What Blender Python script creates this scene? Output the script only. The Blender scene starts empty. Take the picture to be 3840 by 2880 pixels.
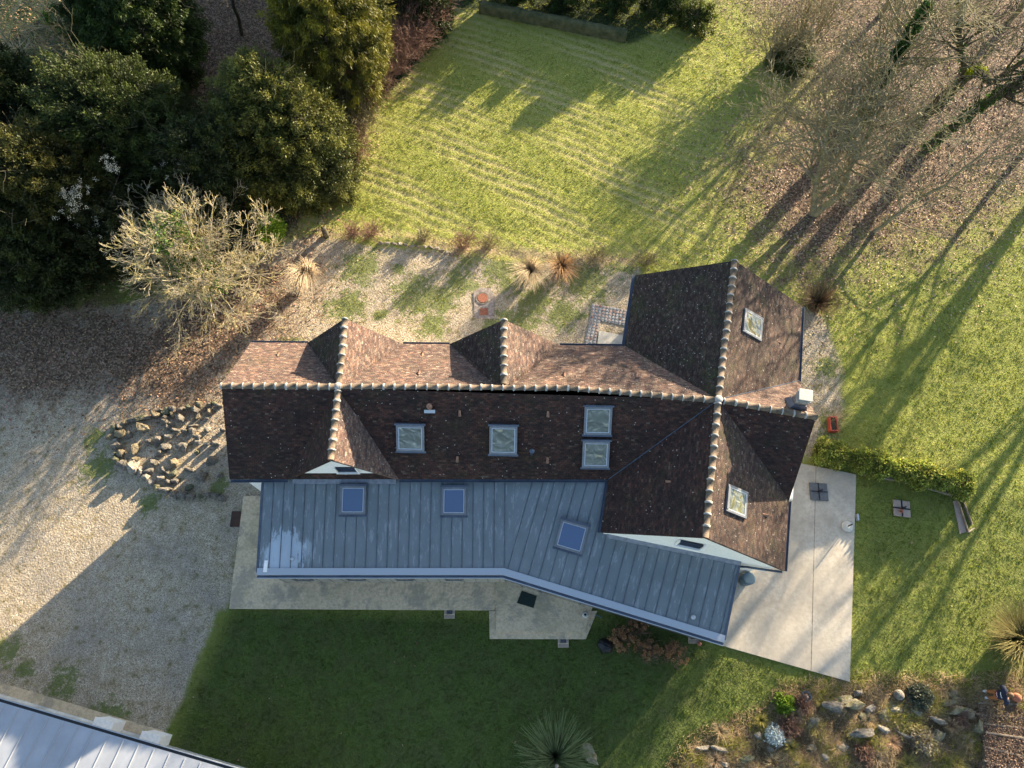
import bpy, bmesh, math, random
import numpy as np
from mathutils import Vector, Matrix, noise as mnoise
R = math.radians
scene = bpy.context.scene
C = scene.collection

# ---------------------------------------------------------------- camera, light
CAM_H = 31.0; TILT = R(22.5); F_PX = 2662.0
cam = bpy.data.cameras.new('camera'); cam.sensor_width = 36.0; cam.lens = F_PX / 3840.0 * 36.0
cam.clip_end = 6000; cam.clip_start = 0.1
camo = bpy.data.objects.new('camera', cam); C.objects.link(camo)
camo.location = (0, 0, CAM_H); camo.rotation_euler = (TILT, 0, 0)
scene.camera = camo
SUN_AZ = R(47.0); SUN_EL = R(12.3)
S = Vector((math.cos(SUN_EL) * math.cos(SUN_AZ), math.cos(SUN_EL) * math.sin(SUN_AZ), math.sin(SUN_EL)))
world = bpy.data.worlds.new('World'); scene.world = world; world.use_nodes = True
wn = world.node_tree; bg = wn.nodes['Background']
sky = wn.nodes.new('ShaderNodeTexSky'); sky.sky_type = 'NISHITA'; sky.sun_disc = False
sky.sun_elevation = SUN_EL; sky.sun_rotation = R(90) - SUN_AZ; sky.altitude = 100; sky.dust_density = 1.0; sky.air_density = 1.0
wn.links.new(sky.outputs[0], bg.inputs[0]); bg.inputs[1].default_value = 0.095
sl = bpy.data.lights.new('sun', 'SUN'); sl.energy = 5.0; sl.angle = R(0.55); sl.color = (1.0, 0.84, 0.60)
so = bpy.data.objects.new('sun', sl); C.objects.link(so)
so.rotation_euler = S.to_track_quat('Z', 'Y').to_euler()
scene.view_settings.view_transform = 'Standard'; scene.view_settings.look = 'None'
scene.view_settings.exposure = 2.3; scene.view_settings.gamma = 1.0
scene.cycles.max_bounces = 6; scene.cycles.transparent_max_bounces = 8

# ---------------------------------------------------------------- helpers
rng = np.random.default_rng(7); random.seed(7)
ct, st = math.cos(TILT), math.sin(TILT)
def ray(u, v):
    dx = (u - 1920) / F_PX; dv = (1440 - v) / F_PX
    return Vector((dx, st + dv * ct, -ct + dv * st))
def P(u, v, z=0.0):
    """surveyed point: where the sight line of photo pixel (u, v) meets the level z"""
    d = ray(u, v); return Vector((0, 0, CAM_H)) + d * ((z - CAM_H) / d.z)
def onplane(u, v, p0, n):
    d = ray(u, v); o = Vector((0, 0, CAM_H)); return o + d * ((Vector(p0) - o).dot(n) / d.dot(n))
def srgb(r, g, b):
    f = lambda c: (c / 255 / 12.92) if c / 255 <= .04045 else ((c / 255 + .055) / 1.055) ** 2.4
    return (f(r), f(g), f(b), 1)

def tag(o, label=None, cat=None, group=None, kind=None):
    if label: o['label'] = label
    if cat: o['category'] = cat
    if group: o['group'] = group
    if kind: o['kind'] = kind
    return o
def empty(name, loc, label, cat, group=None):
    o = bpy.data.objects.new(name, None); C.objects.link(o); o.location = loc
    o.empty_display_size = 0.3
    return tag(o, label, cat, group)
def root_loc(p):
    while p.parent: p = p.parent
    return Vector(p.location)
def link_mesh(name, me, mat, parent=None, loc=None):
    if mat is not None and not me.materials: me.materials.append(mat)
    if parent is not None:
        me.transform(Matrix.Translation(-root_loc(parent)))
    elif loc is not None:
        me.transform(Matrix.Translation(-Vector(loc)))
    o = bpy.data.objects.new(name, me); C.objects.link(o)
    if parent is not None: o.parent = parent
    elif loc is not None: o.location = loc
    return o
def shade(me, smooth=True):
    me.polygons.foreach_set('use_smooth', [smooth] * len(me.polygons))

class MB:
    def __init__(s): s.v = []; s.f = []; s.uv = {}
    def add(s, vs, fs):
        o = len(s.v); s.v += [tuple(v) for v in vs]; s.f += [tuple(i + o for i in f) for f in fs]; return s
    def box(s, c, size, rz=0.0, tilt=None):
        c = Vector(c); m = tilt if tilt is not None else Matrix.Rotation(rz, 3, 'Z')
        hx, hy, hz = [a / 2 for a in size]
        vs = [c + m @ Vector((x * hx, y * hy, z * hz)) for z in (-1, 1) for y in (-1, 1) for x in (-1, 1)]
        return s.add(vs, [(0, 2, 3, 1), (4, 5, 7, 6), (0, 1, 5, 4), (2, 6, 7, 3), (0, 4, 6, 2), (1, 3, 7, 5)])
    def prism(s, pts, thick, down=(0, 0, -1)):
        n = len(pts); dn = Vector(down) * thick
        top = [Vector(p) for p in pts]; bot = [p + dn for p in top]
        return s.add(top + bot, [tuple(range(n)), tuple(reversed(range(n, 2 * n)))] + [(i, i + n, (i + 1) % n + n, (i + 1) % n) for i in range(n)])
    def tube(s, p0, p1, r0, r1=None, n=8, caps=True):
        r1 = r0 if r1 is None else r1
        p0 = Vector(p0); p1 = Vector(p1); d = (p1 - p0).normalized()
        a = d.orthogonal().normalized(); b = d.cross(a)
        vs = [p0 + (a * math.cos(2 * math.pi * i / n) + b * math.sin(2 * math.pi * i / n)) * r0 for i in range(n)]
        vs += [p1 + (a * math.cos(2 * math.pi * i / n) + b * math.sin(2 * math.pi * i / n)) * r1 for i in range(n)]
        fs = [(i, (i + 1) % n, (i + 1) % n + n, i + n) for i in range(n)]
        if caps: fs += [tuple(reversed(range(n))), tuple(range(n, 2 * n))]
        return s.add(vs, fs)
    def lathe(s, c, prof, n=20, ax=1.0, ay=1.0):
        """prof: list of (radius, z); a radius of 0 is not needed, ends are capped"""
        c = Vector(c); vs = []
        for r, z in prof:
            for i in range(n):
                t = 2 * math.pi * i / n; vs.append(c + Vector((r * ax * math.cos(t), r * ay * math.sin(t), z)))
        fs = []
        for k in range(len(prof) - 1):
            for i in range(n):
                j = (i + 1) % n; fs.append((k * n + i, k * n + j, (k + 1) * n + j, (k + 1) * n + i))
        fs.append(tuple(reversed(range(n)))); fs.append(tuple(range((len(prof) - 1) * n, len(prof) * n)))
        return s.add(vs, fs)
    def mesh(s, name):
        me = bpy.data.meshes.new(name); me.from_pydata(s.v, [], s.f); me.update(); return me
    def build(s, name, mat, parent=None, loc=None, smooth=False, bevel=0):
        me = s.mesh(name)
        if smooth: shade(me)
        o = link_mesh(name, me, mat, parent, loc)
        if bevel:
            b = o.modifiers.new('bevel', 'BEVEL'); b.width = bevel; b.segments = 2; b.limit_method = 'ANGLE'
        return o

def np_mesh(name, verts, faces, colors=None, nper=3):
    """verts (N,3), faces (M,nper), optional per-vertex colours (N,4)"""
    me = bpy.data.meshes.new(name)
    nv = len(verts); nf = len(faces)
    me.vertices.add(nv); me.vertices.foreach_set('co', np.ascontiguousarray(verts, dtype=np.float32).ravel())
    me.loops.add(nf * nper); me.loops.foreach_set('vertex_index', np.ascontiguousarray(faces, dtype=np.int32).ravel())
    me.polygons.add(nf)
    me.polygons.foreach_set('loop_start', np.arange(0, nf * nper, nper, dtype=np.int32))
    try: me.polygons.foreach_set('loop_total', np.full(nf, nper, dtype=np.int32))
    except Exception: pass
    if colors is not None:
        a = me.color_attributes.new('Col', 'FLOAT_COLOR', 'POINT')
        a.data.foreach_set('color', np.ascontiguousarray(colors, dtype=np.float32).ravel())
    me.update(calc_edges=True); me.validate()
    return me

# ---------------------------------------------------------------- node helpers
class NT:
    def __init__(s, name):
        s.m = bpy.data.materials.new(name); s.m.use_nodes = True; s.t = s.m.node_tree
        s.b = s.t.nodes['Principled BSDF']; s.out = s.t.nodes['Material Output']
        s.b.inputs['Specular IOR Level'].default_value = 0.3
    def n(s, typ, **kw):
        nd = s.t.nodes.new(typ)
        for k, v in kw.items():
            if k.startswith('i_'):
                key = k[2:].replace('_', ' ')
                nd.inputs[int(key) if key.isdigit() else key].default_value = v
            else: setattr(nd, k, v)
        return nd
    def l(s, a, b): s.t.links.new(a, b)
    def coord(s, out='Object'): return s.n('ShaderNodeTexCoord').outputs[out]
    def noise(s, vec, scale, detail=4, rough=.55, dist=0):
        nd = s.n('ShaderNodeTexNoise'); nd.inputs['Scale'].default_value = scale; nd.inputs['Detail'].default_value = detail
        nd.inputs['Roughness'].default_value = rough; nd.inputs['Distortion'].default_value = dist
        if vec is not None: s.l(vec, nd.inputs['Vector'])
        return nd.outputs['Fac']
    def ramp(s, fac, stops, interp='LINEAR'):
        nd = s.n('ShaderNodeValToRGB'); cr = nd.color_ramp; cr.interpolation = interp
        while len(cr.elements) < len(stops): cr.elements.new(0.5)
        for e, (p, c) in zip(cr.elements, stops):
            e.position = p; e.color = c if not isinstance(c, (int, float)) else (c, c, c, 1)
        s.l(fac, nd.inputs[0]); return nd.outputs[0]
    def mix(s, fac, a, b, blend='MIX'):
        nd = s.n('ShaderNodeMix', data_type='RGBA', blend_type=blend)
        if isinstance(fac, (int, float)): nd.inputs[0].default_value = fac
        else: s.l(fac, nd.inputs[0])
        for i, x in ((6, a), (7, b)):
            if isinstance(x, tuple): nd.inputs[i].default_value = x
            else: s.l(x, nd.inputs[i])
        return nd.outputs[2]
    def math(s, op, a, b=0.0, clamp=False):
        nd = s.n('ShaderNodeMath', operation=op, use_clamp=clamp)
        for i, x in ((0, a), (1, b)):
            if isinstance(x, (int, float)): nd.inputs[i].default_value = x
            else: s.l(x, nd.inputs[i])
        return nd.outputs[0]
    def map(s, vec, scale=(1, 1, 1), rot=(0, 0, 0), loc=(0, 0, 0)):
        nd = s.n('ShaderNodeMapping'); nd.inputs['Scale'].default_value = scale; nd.inputs['Rotation'].default_value = rot
        nd.inputs['Location'].default_value = loc; s.l(vec, nd.inputs['Vector']); return nd.outputs[0]
    def bump(s, h, strength=.5, dist=.02, prev=None):
        nd = s.n('ShaderNodeBump'); nd.inputs['Strength'].default_value = strength; nd.inputs['Distance'].default_value = dist
        s.l(h, nd.inputs['Height'])
        if prev is not None: s.l(prev, nd.inputs['Normal'])
        return nd.outputs[0]
    def done(s, col=None, rough=.85, nrm=None, metal=0):
        if col is not None:
            if isinstance(col, tuple): s.b.inputs['Base Color'].default_value = col
            else: s.l(col, s.b.inputs['Base Color'])
        if isinstance(rough, (int, float)): s.b.inputs['Roughness'].default_value = rough
        else: s.l(rough, s.b.inputs['Roughness'])
        s.b.inputs['Metallic'].default_value = metal
        if nrm is not None: s.l(nrm, s.b.inputs['Normal'])
        return s.m

def plain(name, c1, c2=None, scale=6.0, rough=.8, bump=.3, bdist=.01, metal=0, detail=5):
    t = NT(name); g = t.coord(); nz = t.noise(g, scale, detail)
    c2 = c2 or tuple(list(x * .6 for x in c1[:3]) + [1])
    col = t.ramp(nz, [(.32, c2), (.66, c1)])
    fine = t.noise(g, scale * 6, 3)
    col = t.mix(.25, col, t.ramp(fine, [(.3, (.35, .35, .35, 1)), (.7, (1, 1, 1, 1))]), 'MULTIPLY')
    return t.done(col, rough, t.bump(fine, bump, bdist), metal)

def rgb(r, g, b): return (r, g, b, 1)

def mat_ground():
    t = NT('ground_cover'); g = t.coord()
    at = t.n('ShaderNodeAttribute', attribute_name='cover'); sp = t.n('ShaderNodeSeparateColor'); t.l(at.outputs['Color'], sp.inputs[0])
    at2 = t.n('ShaderNodeAttribute', attribute_name='cover_b'); sp2 = t.n('ShaderNodeSeparateColor'); t.l(at2.outputs['Color'], sp2.inputs[0])
    gravel, leaf, lush = sp.outputs[0], sp.outputs[1], sp.outputs[2]
    rough_, moss, ivy = sp2.outputs[0], sp2.outputs[1], sp2.outputs[2]
    n1 = t.noise(g, .9, 8, .7); n2 = t.noise(g, 6, 5, .7); n3 = t.noise(g, 30, 4, .75); n4 = t.noise(g, 2.4, 6, .65)
    big = t.noise(g, .35, 4, .6)
    # lawn: short olive turf with straw coloured mowing rows
    turf = t.ramp(n3, [(.30, rgb(.10, .135, .022)), (.55, rgb(.235, .265, .045)), (.75, rgb(.36, .36, .09))])
    turf = t.mix(t.ramp(n4, [(.35, 0.), (.65, .55)]), turf, rgb(.31, .28, .075))
    rowv = t.map(g, scale=(1, 1, 1), rot=(0, 0, R(25)))
    strow = t.map(g, scale=(.35, 2.2, 1), rot=(0, 0, R(25)))
    stn = t.noise(strow, 1.4, 6, .7)
    at3 = t.n('ShaderNodeAttribute', attribute_name='rows'); straw = t.math('MULTIPLY', at3.outputs['Fac'], t.ramp(stn, [(.15, .2), (.5, 1.)]))
    straw = t.math('MULTIPLY', straw, t.math('SUBTRACT', 1.0, lush, True))
    turf = t.mix(t.math('MULTIPLY', straw, .8), turf, rgb(.42, .34, .17))
    lush_shade_col = t.ramp(n3, [(.30, rgb(.025, .043, .009)), (.55, rgb(.068, .10, .017)), (.78, rgb(.125, .16, .038))])  # greener turf, darkened so the colour carries the shade south of the house
    lush_shade_col = t.mix(t.ramp(n1, [(.42, 0.), (.62, .55)]), lush_shade_col, rgb(.060, .062, .024))
    col = t.mix(lush, turf, lush_shade_col)
    # leaf litter
    vo = t.n('ShaderNodeTexVoronoi', feature='F1'); t.l(t.map(g, scale=(1, 1, 1)), vo.inputs['Vector']); vo.inputs['Scale'].default_value = 13
    vs = t.n('ShaderNodeSeparateColor'); t.l(vo.outputs['Color'], vs.inputs[0])
    litter = t.ramp(vs.outputs[0], [(.0, rgb(.03, .018, .011)), (.35, rgb(.095, .055, .034)), (.7, rgb(.19, .118, .076)), (1., rgb(.34, .25, .18))])
    litter = t.mix(t.ramp(n2, [(.3, 0.), (.75, .6)]), litter, rgb(.10, .075, .05))
    def masked(m, amt=.9, w=.12):
        s = t.math('ADD', m, t.math('MULTIPLY', t.math('SUBTRACT', n1, .5), amt))
        s = t.math('ADD', s, t.math('MULTIPLY', t.math('SUBTRACT', n2, .5), amt * .8))
        return t.ramp(s, [(.5 - w, 0.), (.5 + w, 1.)])
    # gravel
    vo2 = t.n('ShaderNodeTexVoronoi', feature='F1'); t.l(g, vo2.inputs['Vector']); vo2.inputs['Scale'].default_value = 34
    v2 = t.n('ShaderNodeSeparateColor'); t.l(vo2.outputs['Color'], v2.inputs[0])
    grav = t.ramp(v2.outputs[0], [(.0, rgb(.15, .12, .09)), (.4, rgb(.35, .285, .21)), (.8, rgb(.50, .42, .31)), (1., rgb(.66, .57, .44))])
    grav = t.mix(t.ramp(n4, [(.38, 0.), (.66, .7)]), grav, rgb(.27, .20, .11))
    grav = t.mix(t.ramp(big, [(.45, 0.), (.65, .45)]), grav, rgb(.20, .18, .165))
    weeds = t.ramp(t.math('ADD', t.math('MULTIPLY', n4, .6), t.math('MULTIPLY', n2, .4)), [(.55, 0.), (.62, 1.)])
    grav = t.mix(t.math('MULTIPLY', weeds, .75), grav, rgb(.11, .105, .035))
    mossm = t.ramp(t.math('ADD', t.math('MULTIPLY', moss, .75), t.math('MULTIPLY', t.math('SUBTRACT', t.noise(g, 1.9, 8, .8), .5), 2.6)), [(.38, 0.), (.56, 1.)])
    grav = t.mix(t.math('MULTIPLY', mossm, .85), grav, t.ramp(n3, [(.3, rgb(.06, .085, .02)), (.7, rgb(.17, .20, .06))]))
    col = t.mix(masked(gravel, .35, .08), col, grav)
    col = t.mix(masked(leaf, 1.0, .16), col, litter)
    # rockery soil with dry grass
    soil = t.ramp(n3, [(.25, rgb(.09, .06, .035)), (.5, rgb(.30, .22, .13)), (.75, rgb(.52, .42, .27))])
    soil = t.mix(t.ramp(n4, [(.54, 0.), (.68, .45)]), soil, rgb(.14, .14, .035))
    col = t.mix(masked(rough_, .6, .12), col, soil)
    col = t.mix(masked(ivy, .7, .12), col, t.ramp(n3, [(.3, rgb(.01, .02, .006)), (.7, rgb(.035, .06, .018))]))  # dark ground tone; inside the wood it paints shade over leaf litter
    h = t.math('ADD', t.math('MULTIPLY', n3, .6), t.math('MULTIPLY', vo.outputs['Distance'], .5))
    b1 = t.bump(h, .9, .05)
    b2 = t.bump(t.noise(g, 9, 4, .7), .55, .12, b1)
    return t.done(col, .95, b2)

def mat_tile(name, moss=.35, lichen=.5, red=1.0, dark=1.0, spots=.8):
    t = NT(name); uv = t.coord('UV'); g = t.coord()
    sx = t.n('ShaderNodeSeparateXYZ'); t.l(uv, sx.inputs[0])
    TW, TH = .15, .078
    row = t.math('FLOOR', t.math('DIVIDE', sx.outputs[1], TH))
    off = t.math('MULTIPLY', t.math('MODULO', row, 2.0), .5)
    jit = t.n('ShaderNodeTexWhiteNoise', noise_dimensions='1D'); t.l(row, jit.inputs['W'])
    xx = t.math('ADD', t.math('ADD', t.math('DIVIDE', sx.outputs[0], TW), off), t.math('MULTIPLY', jit.outputs['Value'], .15))
    colm = t.math('FLOOR', xx)
    cb = t.n('ShaderNodeCombineXYZ'); t.l(colm, cb.inputs[0]); t.l(row, cb.inputs[1])
    wn_ = t.n('ShaderNodeTexWhiteNoise', noise_dimensions='3D'); t.l(cb.outputs[0], wn_.inputs['Vector'])
    val = wn_.outputs['Value']
    spc = t.n('ShaderNodeSeparateColor'); t.l(wn_.outputs['Color'], spc.inputs[0])
    d = dark
    c = t.ramp(val, [(.0, rgb(.036 * d, .022 * d, .020 * d)), (.3, rgb(.056 * d * red, .031 * d, .025 * d)), (.55, rgb(.075 * d * red, .040 * d, .031 * d)),
                     (.85, rgb(.10 * d * red, .052 * d, .038 * d)), (.97, rgb(.145 * d * red, .080 * d, .055 * d)), (1., rgb(.20 * d, .15 * d, .115 * d))])
    big = t.noise(g, .8, 6, .65); mid = t.noise(t.map(uv, scale=(.7, 1.5, 1)), 4.2, 6, .75); fine = t.noise(t.map(uv, scale=(.6, 1.6, 1)), 17, 4, .75)
    c = t.mix(t.ramp(big, [(.38, 0.), (.66, .65)]), c, rgb(.024 * d, .018 * d, .018 * d))
    # grey lichen bloom across tiles
    bloom = t.math('MULTIPLY', t.ramp(mid, [(.47, 0.), (.62, 1.)]), t.ramp(fine, [(.46, 0.), (.58, 1.)]))
    c = t.mix(t.math('MULTIPLY', bloom, lichen), c, rgb(.33, .27, .21))
    # single pale spots
    vo = t.n('ShaderNodeTexVoronoi', feature='F1'); t.l(g, vo.inputs['Vector']); vo.inputs['Scale'].default_value = 6.5
    vsep = t.n('ShaderNodeSeparateColor'); t.l(vo.outputs['Color'], vsep.inputs[0])
    spot = t.math('MULTIPLY', t.math('LESS_THAN', t.math('ADD', vo.outputs['Distance'], t.math('MULTIPLY', fine, .12)), .20), t.math('GREATER_THAN', vsep.outputs[0], spots))
    c = t.mix(t.math('MULTIPLY', spot, .8), c, rgb(.40, .36, .32))
    mo = t.math('MULTIPLY', t.ramp(t.noise(t.map(g, loc=(9, 4, 2)), 1.1, 6, .7), [(.5, 0.), (.66, 1.)]), t.ramp(t.noise(g, 14, 3, .7), [(.42, 0.), (.58, 1.)]))
    c = t.mix(t.math('MULTIPLY', mo, moss), c, rgb(.045, .060, .014))
    fy = t.math('FRACT', t.math('DIVIDE', sx.outputs[1], TH)); fx = t.math('FRACT', xx)
    hy = t.math('SUBTRACT', 1.0, fy)
    gap = t.math('MULTIPLY', t.ramp(fx, [(0., 0.), (.07, 1.), (.93, 1.), (1., 0.)]), t.ramp(fy, [(0., .0), (.10, 1.)]))
    h = t.math('ADD', t.math('MULTIPLY', hy, .6), t.math('MULTIPLY', spc.outputs[1], .7)); h = t.math('MULTIPLY', h, gap)
    c = t.mix(t.ramp(gap, [(0., .65), (.6, 0.)]), c, rgb(.008, .006, .006))
    nb = t.bump(h, .85, .03); nb = t.bump(fine, .35, .02, nb)
    return t.done(c, .9, nb)

def mat_zinc(name, base=(.165, .19, .205), patch=(.31, .34, .365), metal=.2, rough=.5, streak=1.0):
    t = NT(name); g = t.coord('UV'); o = t.coord()
    n = t.noise(t.map(g, scale=(3.0, .5, 1)), 2.2, 8, .74)
    n2 = t.noise(g, 1.0, 5, .6); n3 = t.noise(g, 40, 3, .6)
    b = rgb(*base); c = t.mix(t.ramp(n2, [(.3, 0.), (.7, .8)]), b, rgb(*[x * .74 for x in base]))
    m = t.ramp(n, [(.555, 0.), (.575, 1.)])
    c = t.mix(t.math('MULTIPLY', m, .42 * streak), c, rgb(*patch))
    if streak == 1.0:  # the large white bloom of oxide near the west eaves
        for (cx, cy, r0, am) in ((-8.35, -4.55, .75, .85), (-8.9, -4.6, .5, .5), (-7.6, -4.4, .35, .4)):
            vm = t.n('ShaderNodeVectorMath', operation='LENGTH'); t.l(t.map(o, scale=(1, .75, 0), loc=(-cx, -cy * .75, 0)), vm.inputs[0])
            e = t.math('ADD', vm.outputs['Value'], t.math('MULTIPLY', t.math('SUBTRACT', t.noise(t.map(o, scale=(2.2, .6, 1)), 3, 6, .75), .5), 1.5))
            c = t.mix(t.math('MULTIPLY', t.ramp(t.math('SUBTRACT', r0, e), [(0., 0.), (.12, 1.)]), am * .85), c, rgb(.42, .47, .54))
    c = t.mix(t.math('MULTIPLY', t.ramp(n3, [(.35, 1.), (.6, 0.)]), .18), c, rgb(*[x * .55 for x in base]))
    r = t.ramp(n, [(.4, rough - .06), (.7, rough + .12)])
    return t.done(c, r, t.bump(n2, .25, .02), metal), t

def mat_leafy(name, base, var=.6, trans=.35, rough=.6):
    """foliage; per-clump colours come from the Col attribute (0..1 multiplies)"""
    t = NT(name)
    a = t.n('ShaderNodeAttribute', attribute_name='Col')
    c = t.mix(1.0, rgb(*base), a.outputs['Color'], 'MULTIPLY')
    t.done(c, rough)
    tr = t.n('ShaderNodeBsdfTranslucent'); t.l(c, tr.inputs['Color'])
    mx = t.n('ShaderNodeMixShader'); mx.inputs[0].default_value = trans
    t.l(t.b.outputs[0], mx.inputs[1]); t.l(tr.outputs[0], mx.inputs[2]); t.l(mx.outputs[0], t.out.inputs[0])
    return t.m

def mat_bark(name, c1, c2, moss=None, mamt=.4):
    t = NT(name); g = t.coord(); n = t.noise(t.map(g, scale=(1, 1, .35)), 7, 6, .7); n2 = t.noise(g, 2.5, 4)
    c = t.ramp(n, [(.3, c1), (.7, c2)])
    if moss: c = t.mix(t.math('MULTIPLY', t.ramp(n2, [(.42, 0.), (.6, 1.)]), mamt), c, moss)
    return t.done(c, .9, t.bump(n, .7, .03))

M = {}
M['ground'] = mat_ground()
M['tile_n'] = mat_tile('roof_tile_sunlit', moss=.25, lichen=.78, red=.95, dark=1.75, spots=.6)  # same tile throughout; sunlight on these slopes is put into the lighter colour
M['tile_s'] = mat_tile('roof_tile_shaded', moss=.2, lichen=.12, red=1.25, dark=.50, spots=.72)  # same tile, its colour darkened for slopes turned from the sun
M['tile_m'] = mat_tile('roof_tile_mossy_shaded', moss=.7, lichen=.36, red=.95, dark=.55, spots=.45)  # mossy tile, base colour also darkened for the shaded west slopes
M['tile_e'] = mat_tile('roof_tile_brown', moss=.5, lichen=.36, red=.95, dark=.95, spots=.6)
M['zinc'], _ = mat_zinc('zinc_sheet')
M['zinc_new'], _ = mat_zinc('zinc_bright', (.42, .45, .50), (.5, .53, .57), .4, .42, .3)
M['zinc_far'], _ = mat_zinc('zinc_far_roof', (.36, .38, .42), (.45, .47, .5), .3, .45, .2)
M['seam'] = plain('zinc_seam', rgb(.13, .15, .18), rgb(.07, .08, .10), 4, .5, .1, .005, .3)
M['render'] = plain('white_render', rgb(.88, .84, .80), rgb(.84, .80, .76), 2.0, .9, .1, .004)
M['greyrender'] = plain('stained_render', rgb(.66, .65, .61), rgb(.33, .33, .32), 1.1, .9, .2, .004, 0, 8)
M['cladding'] = plain('beige_cladding', rgb(.40, .36, .30), rgb(.30, .27, .22), 3, .8, .2, .004)
M['frame'] = plain('grey_aluminium', rgb(.20, .205, .225), rgb(.15, .155, .17), 3, .45, .05, .002, .4)
M['darkmetal'] = plain('dark_metal', rgb(.03, .033, .04), rgb(.02, .02, .025), 5, .5, .1, .003, .3)
M['gutter'] = plain('blue_grey_gutter', rgb(.11, .13, .17), rgb(.07, .085, .12), 2, .45, .05, .002, .5)
M['ridge'] = plain('ridge_clay', rgb(.20, .145, .105), rgb(.055, .048, .036), 3.2, .9, .7, .02, 0, 7)
M['mortar'] = plain('lime_mortar', rgb(.40, .385, .36), rgb(.22, .21, .20), 9, .95, .5, .01)
M['clay'] = plain('clay', rgb(.36, .20, .13), rgb(.20, .11, .07), 8, .85, .4, .01)
M['terracotta'] = plain('terracotta', rgb(.42, .15, .08), rgb(.27, .10, .06), 8, .8, .3, .01)
M['redplastic'] = plain('red_plastic', rgb(.50, .085, .05), rgb(.38, .07, .045), 8, .5, .1, .003)
M['lead'] = plain('lead_flashing', rgb(.22, .24, .28), rgb(.14, .15, .18), 6, .55, .4, .01, .3)
M['stonewall'] = plain('chimney_render', rgb(.34, .29, .25), rgb(.15, .12, .11), 7, .9, .8, .02)
M['slab'] = plain('pale_stone_slab', rgb(.56, .53, .47), rgb(.45, .42, .37), 4, .85, .2, .004)
M['rust'] = plain('rusty_iron', rgb(.33, .12, .07), rgb(.18, .08, .05), 12, .85, .5, .006)
M['corten'] = plain('brown_sheet', rgb(.075, .035, .022), rgb(.04, .022, .016), 5, .7, .2, .004)
M['soil'] = plain('leafy_soil', rgb(.16, .115, .08), rgb(.06, .045, .035), 9, .95, .8, .02)
M['wood'] = plain('weathered_wood', rgb(.26, .21, .16), rgb(.12, .095, .07), 7, .9, .5, .01)
M['palewood'] = plain('pale_timber', rgb(.44, .38, .30), rgb(.22, .18, .14), 5, .9, .5, .01)
M['black'] = plain('black_plastic', rgb(.018, .018, .02), rgb(.01, .01, .012), 5, .45, .2, .01)
M['greypaving'] = plain('grey_paving', rgb(.12, .125, .135), rgb(.085, .09, .10), 5, .8, .2, .004)
M['beigepaving'] = plain('beige_paving', rgb(.36, .28, .23), rgb(.26, .20, .17), 5, .85, .2, .004)
M['tank'] = plain('blue_grey_tank', rgb(.10, .16, .20), rgb(.08, .13, .17), 3, .5, .1, .003)
M['mat'] = plain('green_coir', rgb(.018, .035, .030), rgb(.010, .020, .018), 20, .95, .8, .01)
M['mossstone'] = plain('mossy_stone', rgb(.10, .10, .05), rgb(.035, .045, .018), 3, .95, .9, .04, 0, 7)
M['rockgrey'] = plain('grey_rock', rgb(.29, .255, .21), rgb(.08, .072, .062), 3.5, .95, .9, .05, 0, 7)
M['rocktan'] = plain('tan_rock', rgb(.33, .27, .175), rgb(.11, .09, .06), 3.5, .95, .9, .05, 0, 7)
M['rockpale'] = plain('pale_rock', rgb(.42, .375, .315), rgb(.16, .14, .115), 3.0, .95, .9, .05, 0, 7)
M['rockmoss'] = plain('mossy_rock', rgb(.24, .22, .16), rgb(.075, .09, .03), 3.0, .95, .9, .05, 0, 7)
M['rocklichen'] = plain('lichen_rock', rgb(.26, .23, .175), rgb(.12, .115, .04), 2.2, .95, .9, .05, 0, 7)
M['bark'] = mat_bark('bark', rgb(.035, .027, .02), rgb(.12, .095, .07), rgb(.05, .065, .02), .6)
M['barkpale'] = mat_bark('pale_twig_bark', rgb(.20, .16, .11), rgb(.48, .42, .33), rgb(.40, .34, .06), .55)
M['barkolive'] = mat_bark('olive_twig_bark', rgb(.10, .085, .05), rgb(.34, .29, .185), rgb(.25, .22, .06), .5)
M['barktwig'] = mat_bark('lichened_twig_bark', rgb(.09, .075, .045), rgb(.31, .265, .18), rgb(.27, .24, .06), .4)
M['barkbrown'] = mat_bark('red_brown_bark', rgb(.12, .062, .045), rgb(.30, .185, .135))
M['ivy'] = mat_leafy('ivy_leaves', (.055, .08, .022), trans=.2, rough=.8)
M['yew'] = mat_leafy('conifer_needles', (.053, .064, .018), trans=.2)
M['hedge'] = mat_leafy('variegated_leaves', (.30, .33, .08), trans=.35)
M['grass'] = mat_leafy('grass_blades', (.29, .33, .05), trans=.5)
M['drygrass'] = mat_leafy('dry_stems', (.42, .35, .245), trans=.3, rough=.8)
M['leaf'] = mat_leafy('dead_leaves', (.27, .165, .105), trans=.15, rough=.8)
M['silver'] = mat_leafy('silver_foliage', (.62, .64, .60), trans=.15, rough=.7)

def mat_glass(name, tint=(.02, .03, .045), wav=0.0, refl=.9, spec=1.0):
    t = NT(name); g = t.coord()
    nz = t.noise(g, 2.6, 1, .4, .8)
    nb = t.bump(nz, wav, .3) if wav else None
    t.b.inputs['Specular IOR Level'].default_value = spec; t.b.inputs['IOR'].default_value = 1.9
    t.b.inputs['Coat Weight'].default_value = refl; t.b.inputs['Coat Roughness'].default_value = .02; t.b.inputs['Coat IOR'].default_value = 2.0
    if nb is not None: t.l(nb, t.b.inputs['Coat Normal'])
    return t.done(rgb(*tint), .04 if wav else .25, nb)
M['glass'] = mat_glass('sky_tint_glass', (.018, .055, .14), 0, .38, .6)  # blue of the reflected sky painted into the pane colour
M['glasswavy'] = mat_glass('old_wavy_tree_tint_glass', (.085, .085, .05), .32, .28, .35)  # olive of mirrored trees painted into the pane colour
M['windowglass'] = mat_glass('dark_window_glass', (.012, .02, .035), 0)

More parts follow.
